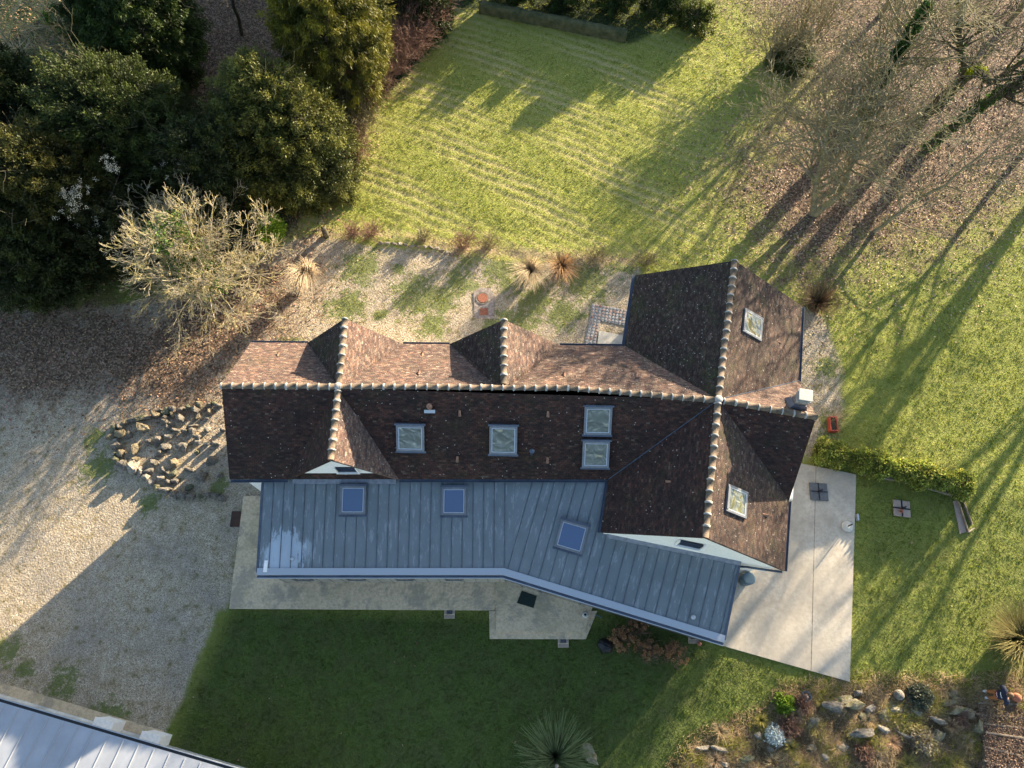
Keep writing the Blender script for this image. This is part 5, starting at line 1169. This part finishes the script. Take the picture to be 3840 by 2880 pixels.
# the pale spreading tree west of the court
b = P(812, 1092); stems = []; rg_ = random.Random(77); top = b + Vector((0, 0, 1.2))
stems.append(([b, b + Vector((.05, 0, .7)), top], .24, .20, 2))
for k in range(34):
    a = k * 2.4 + rg_.uniform(-.2, .2); el = rg_.uniform(.08, 1.35); L_ = rg_.uniform(2.9, 4.1); d_ = Vector((math.cos(a) * math.cos(el), math.sin(a) * math.cos(el), math.sin(el)))
    q0 = b + Vector((0, 0, rg_.uniform(.8, 1.6))); stems.append(([q0, q0 + d_ * L_ * .45 + Vector((0, 0, .25)), q0 + d_ * L_ + Vector((0, 0, .6))], .055, .014, 9))
rt, sg = bare_tree('bare_tree', 'wide pale leafless tree with yellow lichened twigs and ivy on its trunk', b, stems, M['barkpale'], 78, None, 1.35, kids=(6, 5, 4, 2), minr=.0070, up=.05, depth=1, f0=.3, wig=.16, ang=(18, 50))
rgn = np.random.default_rng(5); cen = []; nr = []
for k in range(620):
    f = rgn.random(); a = rgn.uniform(0, 6.28); rr3 = .30 + .35 * abs(rgn.normal()); cen.append((b.x + math.cos(a) * rr3 - .45 * f, b.y + math.sin(a) * rr3 + .3 * f, .5 + 4.6 * f)); nr.append((math.cos(a), math.sin(a), .6))
leaf_cloud('ivy', np.array(cen), np.array(nr), 14, .12, .10, .05, np.array([[1.5, 1.9, 1.0]]) * rgn.uniform(.5, 1.4, (620, 1)), M['ivy'], 6, rt)
# yellow green bush beside it
def leafy_bush(name, u, v, rx, rz_, label, mat, tint, seed, ncl=500, per=16, ln=.09, wd=.04, cat='bush', group=None, ry=None):
    b = P(u, v, rz_ * .6); b.z = 0; r = empty(name, b, label, cat, group); c, d, rr2 = crown_points(ncl, rx, ry or rx, rz_, seed, 8, .3, -.1, .6); rg2 = np.random.default_rng(seed)
    leaf_cloud('leaves', c + np.array([b.x, b.y, .1]), d, per, .07, ln, wd, np.array([tint]) * rg2.uniform(.6, 1.35, (len(c), 1)), M[mat], seed, r, droop=0); 
    segs = []; rgx = random.Random(seed)
    for k in range(6): grow(segs, b, Vector((rgx.gauss(0, .5), rgx.gauss(0, .5), 1)), rz_ * .9, .018, 2, rgx, kids=(0, 0, 3, 2))
    seg_mesh('stems', segs, M['bark'], r); return r
leafy_bush('leafy_bush', 1010, 845, .75, .9, 'fresh yellow green bush at the east side of the pale bare tree', 'hedge', (1.0, 1.25, .5), 61)
leafy_bush('leafy_bush', 2943, 2642, .34, .25, 'small bright green plant on the lawn above the silver bush', 'hedge', (.5, .7, .25), 62, 70)
leafy_bush('silver_bush', 2905, 2755, .27, .24, 'white silvery leaved bush on the west side of the rockery', 'silver', (1, 1, 1), 63, 200, 16, .08, .03)
leafy_bush('grey_bush', 3450, 2610, .42, .28, 'grey green cushion bush at the top of the rockery beside the stone ball', 'silver', (.13, .14, .10), 64, 260, 16, .08, .03)
leafy_bush('leafy_bush', 1410, 30, .5, .6, 'small green shoot bush within the brown hedge', 'hedge', (.5, .8, .4), 66, 120)
# climbing seed heads on the golden conifer
b = P(230, 700, 5); r_ = empty('climber', Vector((b.x, b.y, 0)), 'white fluffy seed heads of a climber hanging on the golden brown conifer', 'climbing plant'); rg2 = np.random.default_rng(4); cen = []
for (u, v, z_, k, sp_) in ((410, 610, 5.6, 16, .25), (260, 760, 5.4, 22, .35), (290, 720, 5.2, 18, .3), (120, 560, 5.4, 10, .25), (650, 610, 4.5, 34, .5), (690, 590, 4.4, 20, .3), (370, 800, 4.0, 14, .4), (60, 620, 5, 6, .3), (200, 570, 5.6, 10, .3)):
    q = P(u, v, z_); cen += [(q.x + rg2.normal(0, sp_), q.y + rg2.normal(0, sp_), q.z + rg2.normal(0, .2)) for _ in range(k)]
cen = np.array(cen); n_ = rg2.normal(0, 1, cen.shape); leaf_cloud('seed_heads', cen, n_ / np.linalg.norm(n_, axis=1)[:, None], 26, .055, .05, .016, np.tile([[.75, .66, .55]], (len(cen), 1)), M['silver'], 8, r_, droop=0)

# fountain grasses and twiggy clumps
def fountain(name, u, v, h, rad, n, tint, label, seed, mat='drygrass', w=.012, arch=.8, cat='ornamental grass', group=None, bias=(0, 0), px=True):
    b = P(u, v); r = empty(name, b, label, cat, group); rg2 = np.random.default_rng(seed); K = 6
    a = rg2.uniform(0, 2 * math.pi, n); out = rad * rg2.uniform(.25, 1.1, n); hh = h * rg2.uniform(.6, 1.15, n); ba = rg2.uniform(0, .34 * rad, n)
    side = np.stack([-np.sin(a), np.cos(a)], -1); V = np.zeros((n, K, 2, 3)); Cc = np.ones((n, K, 2, 4)); sh = rg2.uniform(.5, 1.3, (n, 1)) * np.array([tint])
    wob = rg2.normal(0, .12, n)
    for k in range(K):
        t_ = k / (K - 1); rr3 = ba + out * (t_ ** 1.4); zz = hh * (1.9 * t_ - arch * 1.15 * t_ * t_) if arch > .5 else hh * t_ * (1 - .15 * t_)
        x_ = b.x + np.cos(a + wob * t_) * rr3 + bias[0] * t_ * t_; y_ = b.y + np.sin(a + wob * t_) * rr3 + bias[1] * t_ * t_; ww = w * (1 - .75 * t_)
        for j, s in enumerate((-1, 1)): V[:, k, j] = np.stack([x_ + side[:, 0] * ww * s, y_ + side[:, 1] * ww * s, np.maximum(zz, .01)], -1); Cc[:, k, j, :3] = sh * (.7 + .4 * t_)
    V = V.reshape(n, -1, 3); F = np.array([[2 * k, 2 * k + 1, 2 * k + 3, 2 * k + 2] for k in range(K - 1)]); F = (np.arange(n)[:, None, None] * 2 * K + F[None]).reshape(-1, 4)
    link_mesh('blades', np_mesh('blades', V.reshape(-1, 3), F, Cc.reshape(-1, 4), 4), M[mat], r); return r
fountain('fountain_grass', 1168, 1050, 1.7, .8, 520, (1.4, 1.35, 1.35), 'tall straw coloured grass clump beside the leaf litter, west end of the court', 1, w=.016, bias=(.05, -.75))
fountain('fountain_grass', 1990, 1030, 1.1, .95, 520, (1.15, 1.1, 1.0), 'tan grass clump at the north edge of the court', 2, w=.015, bias=(-.1, -.4))
fountain('fountain_grass', 2105, 1015, .9, .85, 520, (.8, .58, .42), 'red brown grass clump touching the tan one', 3, w=.013, bias=(.1, -.2))
fountain('pampas_grass', 2080, 2835, 1.2, 1.25, 900, (.35, .52, .30), 'big green fountain of grass at the bottom edge of the shaded lawn', 4, 'drygrass', .016, bias=(0, .15))
fountain('pampas_grass', 3790, 2400, 1.4, 1.5, 1300, (.62, .62, .30), 'big sunlit pampas clump cut by the right edge above the steps', 5, 'drygrass', .016)
fountain('brown_shrub', 3055, 1150, 1.1, 1.1, 600, (.42, .32, .24), 'dense brown leafless shrub against the east eaves of the north wing', 6, 'drygrass', .010, arch=.7, cat='shrub')
fountain('sprawling_twigs', 3120, 1575, .6, .65, 70, (.8, .75, .7), 'straggly pale plant growing out of the red planter', 7, 'drygrass', .008, arch=.6, cat='plant', bias=(.25, .1))
p = P(2087, 2872, .9); m = MB(); m.lathe(p, [(.04, 0), (.085, .08), (.06, .25), (.015, .38)], 10); o = m.build('plume', M['rockpale'], None, loc=p, smooth=True); tag(o, 'pale feathery plume sticking out of the green grass fountain', 'grass plume')
def twig_shrub(name, u, v, rad, h, n, mat, label, seed, group, r=.012, cat='shrub', kids=(0, 3, 3)):
    b = P(u, v); e = empty(name, b, label, cat, group); segs = []; rgx = random.Random(seed)
    for k in range(n):
        a = rgx.uniform(0, 6.28); t_ = rgx.uniform(.1, .9); grow(segs, b + Vector((math.cos(a), math.sin(a), 0)) * rad * .35 * t_, Vector((math.cos(a) * t_ * rad / h, math.sin(a) * t_ * rad / h, 1)), h * rgx.uniform(.7, 1.1), r, 1, rgx, up=.0, wig=.18, kids=kids, minr=.006, ang=(20, 50))
    seg_mesh('stems', segs, M[mat], e); return e
hed = [(1325, 560, 1.0, 1.3), (1345, 470, 1.2, 1.8), (1370, 380, 1.2, 2.2), (1430, 300, 1.2, 2.0), (1500, 235, 1.1, 2.2), (1560, 180, 1.1, 2.2), (1600, 110, 1.1, 2.4), (1640, 40, 1.1, 2.4)]
for i, (u, v, rd, hh) in enumerate(hed): twig_shrub('brown_hedge_shrub', u, v + 30, rd, hh, 150, 'barkbrown' if i != 1 else 'barkolive', 'leafless red brown hedge shrub, %s from the court end of the row' % ORD[i], 200 + i, 'brown shrubs along the west side of the lawn', .014)
bord = [(1326, 880, .55, .55, 'barkbrown', 'low brown shrub next to the dark stump, first of the border row'), (1392, 884, .6, .6, 'barkbrown', 'red brown border shrub second from the stump'), (1590, 900, .5, .5, 'barkolive', 'olive border shrub with straw behind it'), (1733, 930, .75, .8, 'barkbrown', 'widest red brown border shrub at the east end of the stone edging'), (1835, 925, .55, .6, 'barkolive', 'greyish border shrub right of the widest one'),
        (2230, 965, .7, .5, 'barkolive', 'low scrubby border shrub north of the cobbles'), (2420, 985, .6, .5, 'barkolive', 'scrubby border shrub by the west corner of the north wing')]
for i, (u, v, rd, hh, mt, lb) in enumerate(bord): twig_shrub('border_shrub', u, v, rd, hh, 60, mt, lb, 230 + i, 'shrubs of the border between court and lawn', .010)
# stump
p = P(1224, 885); m = MB(); m.lathe(p, [(.17, 0), (.15, .25), (.14, .5), (.10, .52)], 12); m.lathe(p + Vector((0, .0, .5)), [(.10, 0), (.13, .08), (.11, .2), (.05, .24)], 12); o = m.build('stump', M['bark'], None, loc=p, smooth=True); tag(o, 'short dark stump with a round top at the corner of the court', 'tree stump')

# variegated hedge right of the terrace
b0_, b1_ = P(3050, 1700), P(3610, 1835); r_ = empty('hedge', (b0_ + b1_) / 2, 'yellow green variegated hedge along the north side of the terrace', 'hedge'); rg2 = np.random.default_rng(31); n = 5200
f = rg2.random(n); a = rg2.uniform(0, 2 * math.pi, n); q_ = rg2.uniform(.5, 1, n); hw = .48 + .14 * np.sin(f * 21) + .1 * np.sin(f * 47 + 1); hz = .52 + .12 * np.sin(f * 17 + 2) - .2 * np.clip(f - .85, 0, 1)
dv = np.array(b1_ - b0_)[:2]; dv /= np.linalg.norm(dv); nv_ = np.array([-dv[1], dv[0]])
base = np.array(b0_)[None, :2] * (1 - f[:, None]) + np.array(b1_)[None, :2] * f[:, None]
off = np.cos(a) * hw * q_; cz = .5 + np.sin(a) * hz * q_
cen = np.stack([base[:, 0] + nv_[0] * off, base[:, 1] + nv_[1] * off, np.maximum(cz, .05)], -1); nr = np.stack([nv_[0] * np.cos(a), nv_[1] * np.cos(a), np.sin(a)], -1)
cols = np.where(rg2.random((n, 1)) < .22, np.array([[1.5, 1.3, 1.3]]), np.array([[.82, .88, .7]])) * rg2.uniform(.35, 1.25, (n, 1))
leaf_cloud('leaves', cen, nr, 12, .055, .085, .036, cols, M['hedge'], 32, r_, droop=-.1)
segs = []; rgx = random.Random(9)
for k in range(40):
    t_ = rgx.random(); grow(segs, b0_.lerp(b1_, t_) + Vector((rgx.gauss(0, .15), rgx.gauss(0, .15), 0)), (rgx.gauss(0, .3), rgx.gauss(0, .3), 1), .9, .014, 2, rgx, kids=(0, 0, 3))
seg_mesh('stems', segs, M['bark'], r_)
# hydrangeas with dead heads
def hydrangea(u, v, rad, n, label, seed):
    b = P(u, v); r = empty('hydrangea', b, label, 'shrub', 'hydrangeas with dead flower heads'); rgx = random.Random(seed); segs = []; cen = []
    for k in range(n):
        a = rgx.uniform(0, 6.28); t_ = math.sqrt(rgx.random()); tip = b + Vector((math.cos(a) * rad * t_, math.sin(a) * rad * .8 * t_, .55 + .3 * (1 - t_) + rgx.uniform(-.1, .1))); m1 = b.lerp(tip, .5) + Vector((0, 0, .1))
        segs.append((*b, *m1, .008, .007)); segs.append((*m1, *tip, .007, .006)); cen.append(tuple(tip))
    for k in range(60):
        a = rgx.uniform(0, 6.28); grow(segs, b + Vector((math.cos(a), math.sin(a), 0)) * rad * .5 * rgx.random(), Vector((math.cos(a) * .5, math.sin(a) * .5, 1)), .6, .009, 2, rgx, kids=(0, 0, 2))
    seg_mesh('stems', segs, M['barkbrown'], r); cen = np.array(cen); nn = np.random.default_rng(seed).normal(0, 1, (len(cen), 3)); 
    c2 = np.repeat(cen, 34, 0); d2 = np.random.default_rng(seed + 1).normal(0, 1, c2.shape); d2 /= np.linalg.norm(d2, axis=1)[:, None]; c2 = c2 + d2 * .055
    leaf_cloud('flower_heads', c2, d2, 2, .01, .04, .02, np.tile([[.85, .56, .40]], (len(c2), 1)) * np.random.default_rng(seed).uniform(.6, 1.3, (len(c2), 1)), M['drygrass'], seed, r, droop=0)
hydrangea(2330, 2400, .62, 38, 'hydrangea with the most brown heads, nearest to the black sack', 71); hydrangea(2420, 2440, .5, 20, 'middle hydrangea with sparse brown heads under the angled eaves', 72); hydrangea(2515, 2455, .62, 26, 'hydrangea with brown heads nearest to the sunlit lawn', 73); hydrangea(2385, 2350, .35, 10, 'small hydrangea close against the dark facade', 74)
# rockery dry grass and small shrubs
rgx = random.Random(44); dry = [(2700, 2740), (2780, 2790), (2680, 2850), (2760, 2860), (2850, 2700), (2980, 2680), (3080, 2640), (3060, 2730), (3180, 2660), (3130, 2800), (3250, 2700), (3330, 2660), (3340, 2780), (3500, 2640), (3560, 2620), (3420, 2700), (3480, 2780), (3560, 2720), (3620, 2780), (3280, 2840), (3050, 2850), (2900, 2860), (3400, 2860), (3580, 2860), (3200, 2750), (2960, 2800)]
up_ = sorted([q for q in dry if q[1] < 2745]); lo_ = sorted([q for q in dry if q[1] >= 2745])
for i, (u, v) in enumerate(dry):
    green = rgx.random() < .3
    fountain('dry_grass_tuft', u, v, rgx.uniform(.18, .32), rgx.uniform(.25, .45), 170, (.75, .78, .30) if green else (rgx.uniform(.9, 1.15), rgx.uniform(.82, .95), rgx.uniform(.7, .85)), '%s grass tuft, %s from the west in the %s half of the rockery' % ('olive' if green else 'straw coloured', ORD[(up_ if v < 2745 else lo_).index((u, v))], 'upper' if v < 2745 else 'lower'), 400 + i, 'drygrass', .008, arch=.7, cat='grass tuft', group='dry grass tufts of the rockery')
for i, (u, v, rd, hh, mt, lb) in enumerate([(3455, 2775, .6, .4, 'barkpale', 'grey twiggy heather clump in the middle of the rockery'), (3000, 2640, .4, .35, 'barkbrown', 'brown twiggy clump below the black tub'), (2950, 2720, .5, .35, 'barkbrown', 'reddish twiggy clump beside the silver bush'), (3580, 2690, .6, .3, 'barkbrown', 'rust brown clump left of the steps'), (3230, 2820, .6, .3, 'barkbrown', 'brown twiggy clump near the bottom edge of the rockery')]): twig_shrub('low_shrub', u, v, rd, hh, 110, mt, lb, 470 + i, 'low shrubs of the rockery', .008)

# bare trees beyond the bottom of the frame, mirrored in the old skylights
for i, (x_, y_, hh) in enumerate(((-7, -22, 12), (0, -26, 13), (8, -21, 11))):
    b = Vector((x_, y_, 0)); bare_tree('bare_tree', 'bare tree south of the garden, %s from the west' % ORD[i], b, [([b, b + Vector((.3, .2, hh * .4)), b + Vector((-.4, .6, hh))], .22, .06, 18), ([b + Vector((.1, .1, hh * .2)), b + Vector((2, -.3, hh * .55)), b + Vector((3, .3, hh * .9))], .14, .05, 10)], M['barkolive'], 180 + i, 'bare trees south of the garden', 3.4, kids=(5, 4, 3), minr=.02, f0=.3)
# ---------------------------------------------------------------- steps
r = empty('garden_steps', P(3760, 2740), 'timber edged garden steps covered with leaves beside the rockery', 'steps')
edges = [((3666, 2636), (3850, 2642)), ((3660, 2678), (3860, 2694)), ((3690, 2714), (3870, 2735)), ((3695, 2746), (3870, 2772)), ((3692, 2800), (3870, 2845)), ((3690, 2852), (3870, 2905)), ((3680, 2905), (3870, 2965))]
for i, ((u0, v0), (u1, v1)) in enumerate(edges):
    zt = .06 + .07 * i; a, b = P(u0, v0, zt), P(u1, v1, zt); d = b - a; m = MB(); m.box((a + b) / 2 - Vector((0, 0, .06)), (d.length, .07, .16), math.atan2(d.y, d.x)); m.build('riser', M['wood'], r, bevel=.012)
    if i < len(edges) - 1:
        (x0, y0), (x1, y1) = edges[i + 1]; c_, d_ = P(x0, y0, zt - .02), P(x1, y1, zt - .02); m = MB(); m.prism([a - Vector((0, 0, .02)), b - Vector((0, 0, .02)), d_, c_], .5); m.build('tread', M['soil'], r)
rg2 = np.random.default_rng(61); n = 4200; f = rg2.random(n); g_ = rg2.random(n); lx = []; 
aa, bb_, cc_, dd_ = [np.array(P(*q, .2)) for q in ((3668, 2640), (3860, 2650), (3880, 2960), (3690, 2900))]
pos = (aa * (1 - f[:, None]) + bb_ * f[:, None]) * (1 - g_[:, None]) + (dd_ * (1 - f[:, None]) + cc_ * f[:, None]) * g_[:, None]
V, F_, Cc = leaf_quads(pos[:, 0], pos[:, 1], .032, rg2.uniform(.3, 1.3, (n, 1)) * np.array([[.8, .85, .95]]), rg2, gnd=False); V[:, 2] += np.repeat(.06 + .42 * g_, 4)
o = link_mesh('fallen_leaves', np_mesh('fallen_leaves', V, F_, Cc, 4), M['leaf']); tag(o, 'brown leaves strewn over the timber steps', 'fallen leaves', kind='stuff')

# ---------------------------------------------------------------- mossy wall at the top
a, b = P(1800, 18, .45), P(2352, 128, .45); d = b - a; L_ = d.length; r = MB(); N = 60; K = 10; vs = []
dn = d.normalized(); sd = Vector((-dn.y, dn.x, 0))
for i in range(N + 1):
    c = a + dn * (L_ * i / N); c.z = 0
    for k in range(K + 1):
        t_ = k / K; w = .24; prof = [(-w, 0), (-w, .35), (-w * .95, .6), (-w * .5, .68), (0, .72), (w * .5, .68), (w * .95, .6), (w, .35), (w, .2), (w, .1), (w, 0)][k]
        nz = mnoise.noise(Vector((i * .5, k * .8, 3))) * .07 + mnoise.noise(Vector((i * 1.7, k * 2.8, 5))) * .03; vs.append(c + sd * (prof[0] + nz) + Vector((0, 0, prof[1] + nz * .6)))
m = MB(); m.add(vs, [(i * (K + 1) + k, (i + 1) * (K + 1) + k, (i + 1) * (K + 1) + k + 1, i * (K + 1) + k + 1) for i in range(N) for k in range(K)] + [tuple(range(K + 1)), tuple(reversed(range(N * (K + 1), (N + 1) * (K + 1))))])
o = m.build('garden_wall', M['mossstone'], None, loc=((a + b) / 2).xy.to_3d(), smooth=True); tag(o, 'low moss covered stone wall across the top of the lawn', 'wall')

# ---------------------------------------------------------------- outbuilding bottom left
zE = 2.3; A0, B0 = P(0, 2632, zE), P(833, 2878, zE); dL = (B0 - A0).normalized(); A1_ = A0 - dL * 6; B1_ = B0 + dL * 3.0; inn = Vector((dL.y, -dL.x, 0))
if inn.y > 0: inn = -inn
r = empty('outbuilding', (A0 + B0) / 2 + inn * 3 - Vector((0, 0, zE)), 'outbuilding with a pale standing seam metal roof at the bottom left', 'outbuilding')
m = MB(); q = [A1_, B1_, B1_ + inn * 8 + Vector((0, 0, 1.0)), A1_ + inn * 8 + Vector((0, 0, 1.0))]; m.prism(q, .08)
me = m.mesh('roof'); uvl = me.uv_layers.new(name='UVMap')
for lp in me.loops:
    c = me.vertices[lp.vertex_index].co; uvl.data[lp.index].uv = (c.dot(dL), c.dot(inn))
rf = link_mesh('roof', me, M['zinc_far'], r); ls = []; k = .2
sdir = (inn + dL * -.0).normalized()
while k < (B1_ - A1_).length: 
    p0 = A1_ + dL * k + Vector((0, 0, .0)); ls.append((p0 + inn * .05 + Vector((0, 0, .006)), p0 + sdir * 7.9 + Vector((0, 0, .99)))); k += .60
seams('standing_seam', ls, rf, .035, .02, 'zinc_far')
def lineprism(name, off0, off1, z, thick, mat, par):
    m = MB(); m.prism([A1_ + inn * off0 + Vector((0, 0, z)), B1_ + inn * off0 + Vector((0, 0, z)), B1_ + inn * off1 + Vector((0, 0, z)), A1_ + inn * off1 + Vector((0, 0, z))], thick); return m.build(name, M[mat], par)
lineprism('gutter', -.10, .0, .0, .10, 'black', r); lineprism('gutter_rim', -.125, -.10, .02, .10, 'zinc_new', r)
m = MB(); w0 = A1_ + inn * .22; w1 = B1_ + inn * .22; m.prism([Vector((w0.x, w0.y, 2.2)), Vector((w1.x, w1.y, 2.2)), Vector(((w1 + inn * .25).x, (w1 + inn * .25).y, 2.2)), Vector(((w0 + inn * .25).x, (w0 + inn * .25).y, 2.2))], 2.2); m.build('wall', M['greyrender'], r)
e0, e1 = P(-200, 2500, .0), P(613, 2742, .0)
g0, g1_ = P(-200, 2543, 1.0), P(590, 2775, 1.0)
m = MB(); m.prism([P(-300, 2470, .06), P(613, 2742, .06), P(597, 2775, .06), P(-300, 2520, .06)], .15); m.build('apron', M['oldconcrete'], None)['kind'] = 'structure'
# sloping stained retaining parapet between apron and roof
ph = .9; m = MB(); q = [P(-300, 2512, .05), P(540, 2760, .05), P(540, 2830, ph), P(-300, 2600, ph)]
m.add(q + [p_ - Vector((0, 0, p_.z)) for p_ in q], [(0, 1, 2, 3), (4, 7, 6, 5), (0, 4, 5, 1), (1, 5, 6, 2), (2, 6, 7, 3), (3, 7, 4, 0)]); m.build('plinth', M['greyrender'], r)
for (ua, va, lb) in ((384, 2722, 'white block pier, west one beside the outbuilding wall'), (561, 2775, 'white block pier, east one beside the outbuilding wall')):
    p = P(ua, va, 1.0); m = MB(); m.box((p.x, p.y, .5), (.74, .42, 1.0), math.atan2(dL.y, dL.x)); m.box((p.x, p.y, 1.02), (.78, .46, .05), math.atan2(dL.y, dL.x)); o = m.build('pier', M['render'], None, loc=(p.x, p.y, 0), bevel=.01); tag(o, lb, 'pier', 'white piers beside the outbuilding')
p = P(842, 2868, .0); m = MB(); m.lathe(p, [(.07, 0), (.09, .5), (.10, 1.0), (.06, 1.05)], 12); m.tube(p + Vector((0, 0, .9)), p + Vector((-.08, .25, 1.25)), .04, n=8); o = m.build('garden_statue', M['rockpale'], None, loc=p, smooth=True); tag(o, 'small pale curved ornament at the corner of the outbuilding roof', 'garden ornament')

# ---------------------------------------------------------------- person
def skin(name, verts, edges, radii, mat, parent, sub=2):
    me = bpy.data.meshes.new(name); L0 = root_loc(parent); me.from_pydata([tuple(Vector(v) - L0) for v in verts], edges, []); o = bpy.data.objects.new(name, me); C.objects.link(o)
    md = o.modifiers.new('skin', 'SKIN'); md.use_smooth_shade = True; sv = me.skin_vertices[0].data
    for i, r_ in enumerate(radii): sv[i].radius = (r_, r_) if isinstance(r_, (int, float)) else r_; sv[i].use_root = (i == 0)
    s2 = o.modifiers.new('sub', 'SUBSURF'); s2.levels = sub; s2.render_levels = sub; me.materials.append(mat); o.parent = parent; return o
M['skin'] = plain('skin', rgb(.50, .30, .21), rgb(.44, .26, .18), 5, .6, .05, .002); M['navy'] = plain('navy_cloth', rgb(.018, .024, .05), rgb(.012, .016, .035), 8, .9, .4, .006)
M['rustcloth'] = plain('rust_trousers', rgb(.30, .12, .045), rgb(.22, .085, .035), 8, .9, .4, .006); M['hair'] = plain('brown_hair', rgb(.16, .085, .04), rgb(.08, .045, .022), 14, .7, .6, .01)
M['white'] = plain('white_cloth', rgb(.75, .75, .74), rgb(.65, .65, .65), 10, .8, .1, .002); M['pink'] = plain('pink_print', rgb(.62, .28, .27), rgb(.5, .22, .22), 10, .8, .1, .002)
fp = P(3694, 2604); per = empty('person', fp, 'person in navy top with white print and rust trousers, head bowed, on the garden steps', 'person')
F = Vector((1, -.02, 0)); Lf = Vector((.02, 1, 0)); U = Vector((0, 0, 1)); H = .86
def Q(f, l, z): return fp + F * f * .42 + Lf * l * 1.1 + U * (z * H + .04)
vt = [Q(.06, 0, .86), Q(.08, 0, 1.02), Q(.12, 0, 1.18), Q(.15, 0, 1.33), Q(.19, 0, 1.40), Q(.24, 0, 1.47), Q(.265, 0, 1.56), Q(.28, 0, 1.63)]
ed = [(i, i + 1) for i in range(7)]; rd = [(.15, .12), (.14, .105), (.15, .11), (.15, .11), (.06, .06), (.065, .07), (.085, .095), (.07, .08)]
def add(vs, rs, start):
    prev = start
    for v_, r_ in zip(vs, rs): vt.append(v_); rd.append(r_); ed.append((prev, len(vt) - 1)); prev = len(vt) - 1
    return prev
hands = []
for s in (-1, 1):
    add([Q(.05, s * .085, .80), Q(.07, s * .095, .48), Q(.0, s * .105, .09), Q(.12, s * .115, .04)], [.085, .058, .042, .035], 0)
    hands.append((add([Q(.17, s * .20, 1.34), Q(.22, s * .27, 1.12), Q(.40, s * .16, 1.10), Q(.47, s * .12, 1.12)], [.055, .043, .033, (.035, .02)], 3), s))
for hv, s in hands:
    for k, (ln_, la) in enumerate(((.07, -.028), (.078, -.010), (.073, .009), (.058, .027))):
        w0_ = Q(.50, s * (.12 + la), 1.12); add([w0_, w0_ + F * ln_ * .55 + U * -.01, w0_ + F * ln_ * .8 - Lf * s * .02 - U * .03], [.009, .0085, .007], hv)
    t0 = Q(.48, s * .085, 1.125); add([t0, t0 + F * .035 - Lf * s * .02], [.010, .008], hv)
skin('body', vt, ed, rd, M['skin'], per)
# nose, ears, eyes, mouth (a bowed head seen from behind)
hc = Q(.275, 0, 1.58); m = MB(); m.tube(hc + F * .085 + U * .0, hc + F * .115 - U * .025, .012, .016, 8); m.build('nose', M['skin'], per, smooth=True)
for s in (-1, 1):
    m = MB(); m.lathe(hc + Lf * s * .088, [(.02, -.03), (.028, 0), (.02, .03)], 8, 1, .4); m.build('ear', M['skin'], per, smooth=True)
    m = MB(); m.lathe(hc + F * .083 + Lf * s * .032 + U * .012, [(.006, -.008), (.012, 0), (.006, .008)], 8); m.build('eye', M['white'], per, smooth=True)
m = MB(); m.tube(hc + F * .088 - Lf * .022 - U * .05, hc + F * .088 + Lf * .022 - U * .05, .006, n=6); m.build('mouth', M['pink'], per)
me = bpy.data.meshes.new('hair'); bm = bmesh.new(); bmesh.ops.create_icosphere(bm, subdivisions=4, radius=1)
for vv in list(bm.verts):
    if vv.co.z < -.45 or (vv.co.x > .55 and vv.co.z < .25): bm.verts.remove(vv)
for vv in bm.verts: vv.co = Vector((vv.co.x * .115, vv.co.y * .105, vv.co.z * .125)) * (1 + .05 * mnoise.noise(vv.co * 7)) + (hc - root_loc(per)) + U * .012 - F * .012
bm.to_mesh(me); bm.free(); shade(me); me.materials.append(M['hair']); o = bpy.data.objects.new('hair', me); C.objects.link(o); o.parent = per
vt = [Q(.06, 0, .80), Q(.09, 0, 1.0), Q(.12, 0, 1.18), Q(.15, 0, 1.31), Q(.175, 0, 1.385)]; ed = [(i, i + 1) for i in range(4)]; rd = [(.205, .17), (.20, .16), (.205, .15), (.20, .145), (.10, .09)]
for s in (-1, 1): add([Q(.16, s * .21, 1.35), Q(.20, s * .30, 1.13), Q(.37, s * .18, 1.10)], [.095, .075, .058], 3)
skin('top', vt, ed, rd, M['navy'], per)
vt = [Q(.06, 0, .98), Q(.05, 0, .84)]; ed = [(0, 1)]; rd = [(.185, .15), (.16, .14)]
for s in (-1, 1): add([Q(.055, s * .085, .74), Q(.075, s * .095, .48), Q(.01, s * .105, .16)], [.10, .08, .066], 1)
skin('trousers', vt, ed, rd, M['rustcloth'], per)
for s in (-1, 1):
    m = MB(); c = Q(.05, s * .11, 0); m.lathe(c + U * -.035, [(.055, 0), (.058, .03), (.045, .075), (.03, .09)], 14, 2.3, 1.0); sh = m.build('shoe', M['white'], per, smooth=True)
    m = MB(); m.lathe(c - U * .045, [(.058, 0), (.06, .02)], 14, 2.35, 1.05); m.build('sole', M['navy'], sh)
# printed marks on the back, following its curve
def backmark(name, pts, w, mat):
    m = MB(); pr = []
    for l, z in pts:
        pr.append(fp + F * (-.135 + .9 * l * l + (.05 if z > 1.2 else 0)) + Lf * l + U * (z * H + .04))
    for a_, b_ in zip(pr, pr[1:]): m.tube(a_, b_, w, n=6)
    return m.build(name, M[mat], per, smooth=True)
backmark('white_print', [(-.11, 1.28), (-.06, 1.245), (-.02, 1.27), (.03, 1.25), (.07, 1.28), (.10, 1.27)], .013, 'white')
backmark('pink_print', [(-.09, 1.02), (-.05, 1.09), (.0, 1.04)], .014, 'pink'); backmark('pink_print', [(.10, 1.06), (.06, 1.10), (.02, 1.04)], .014, 'pink'); backmark('white_print', [(-.03, 1.03), (.01, 1.08), (.05, 1.03)], .011, 'white')
m = MB(); c = Q(.53, 0, 1.11); m.box(c, (.09, .20, .035)); m.build('controller', M['greypaving'], None, loc=c, bevel=.01); o = bpy.data.objects['controller']; tag(o, 'grey drone controller held in both hands of the person', 'remote controller')
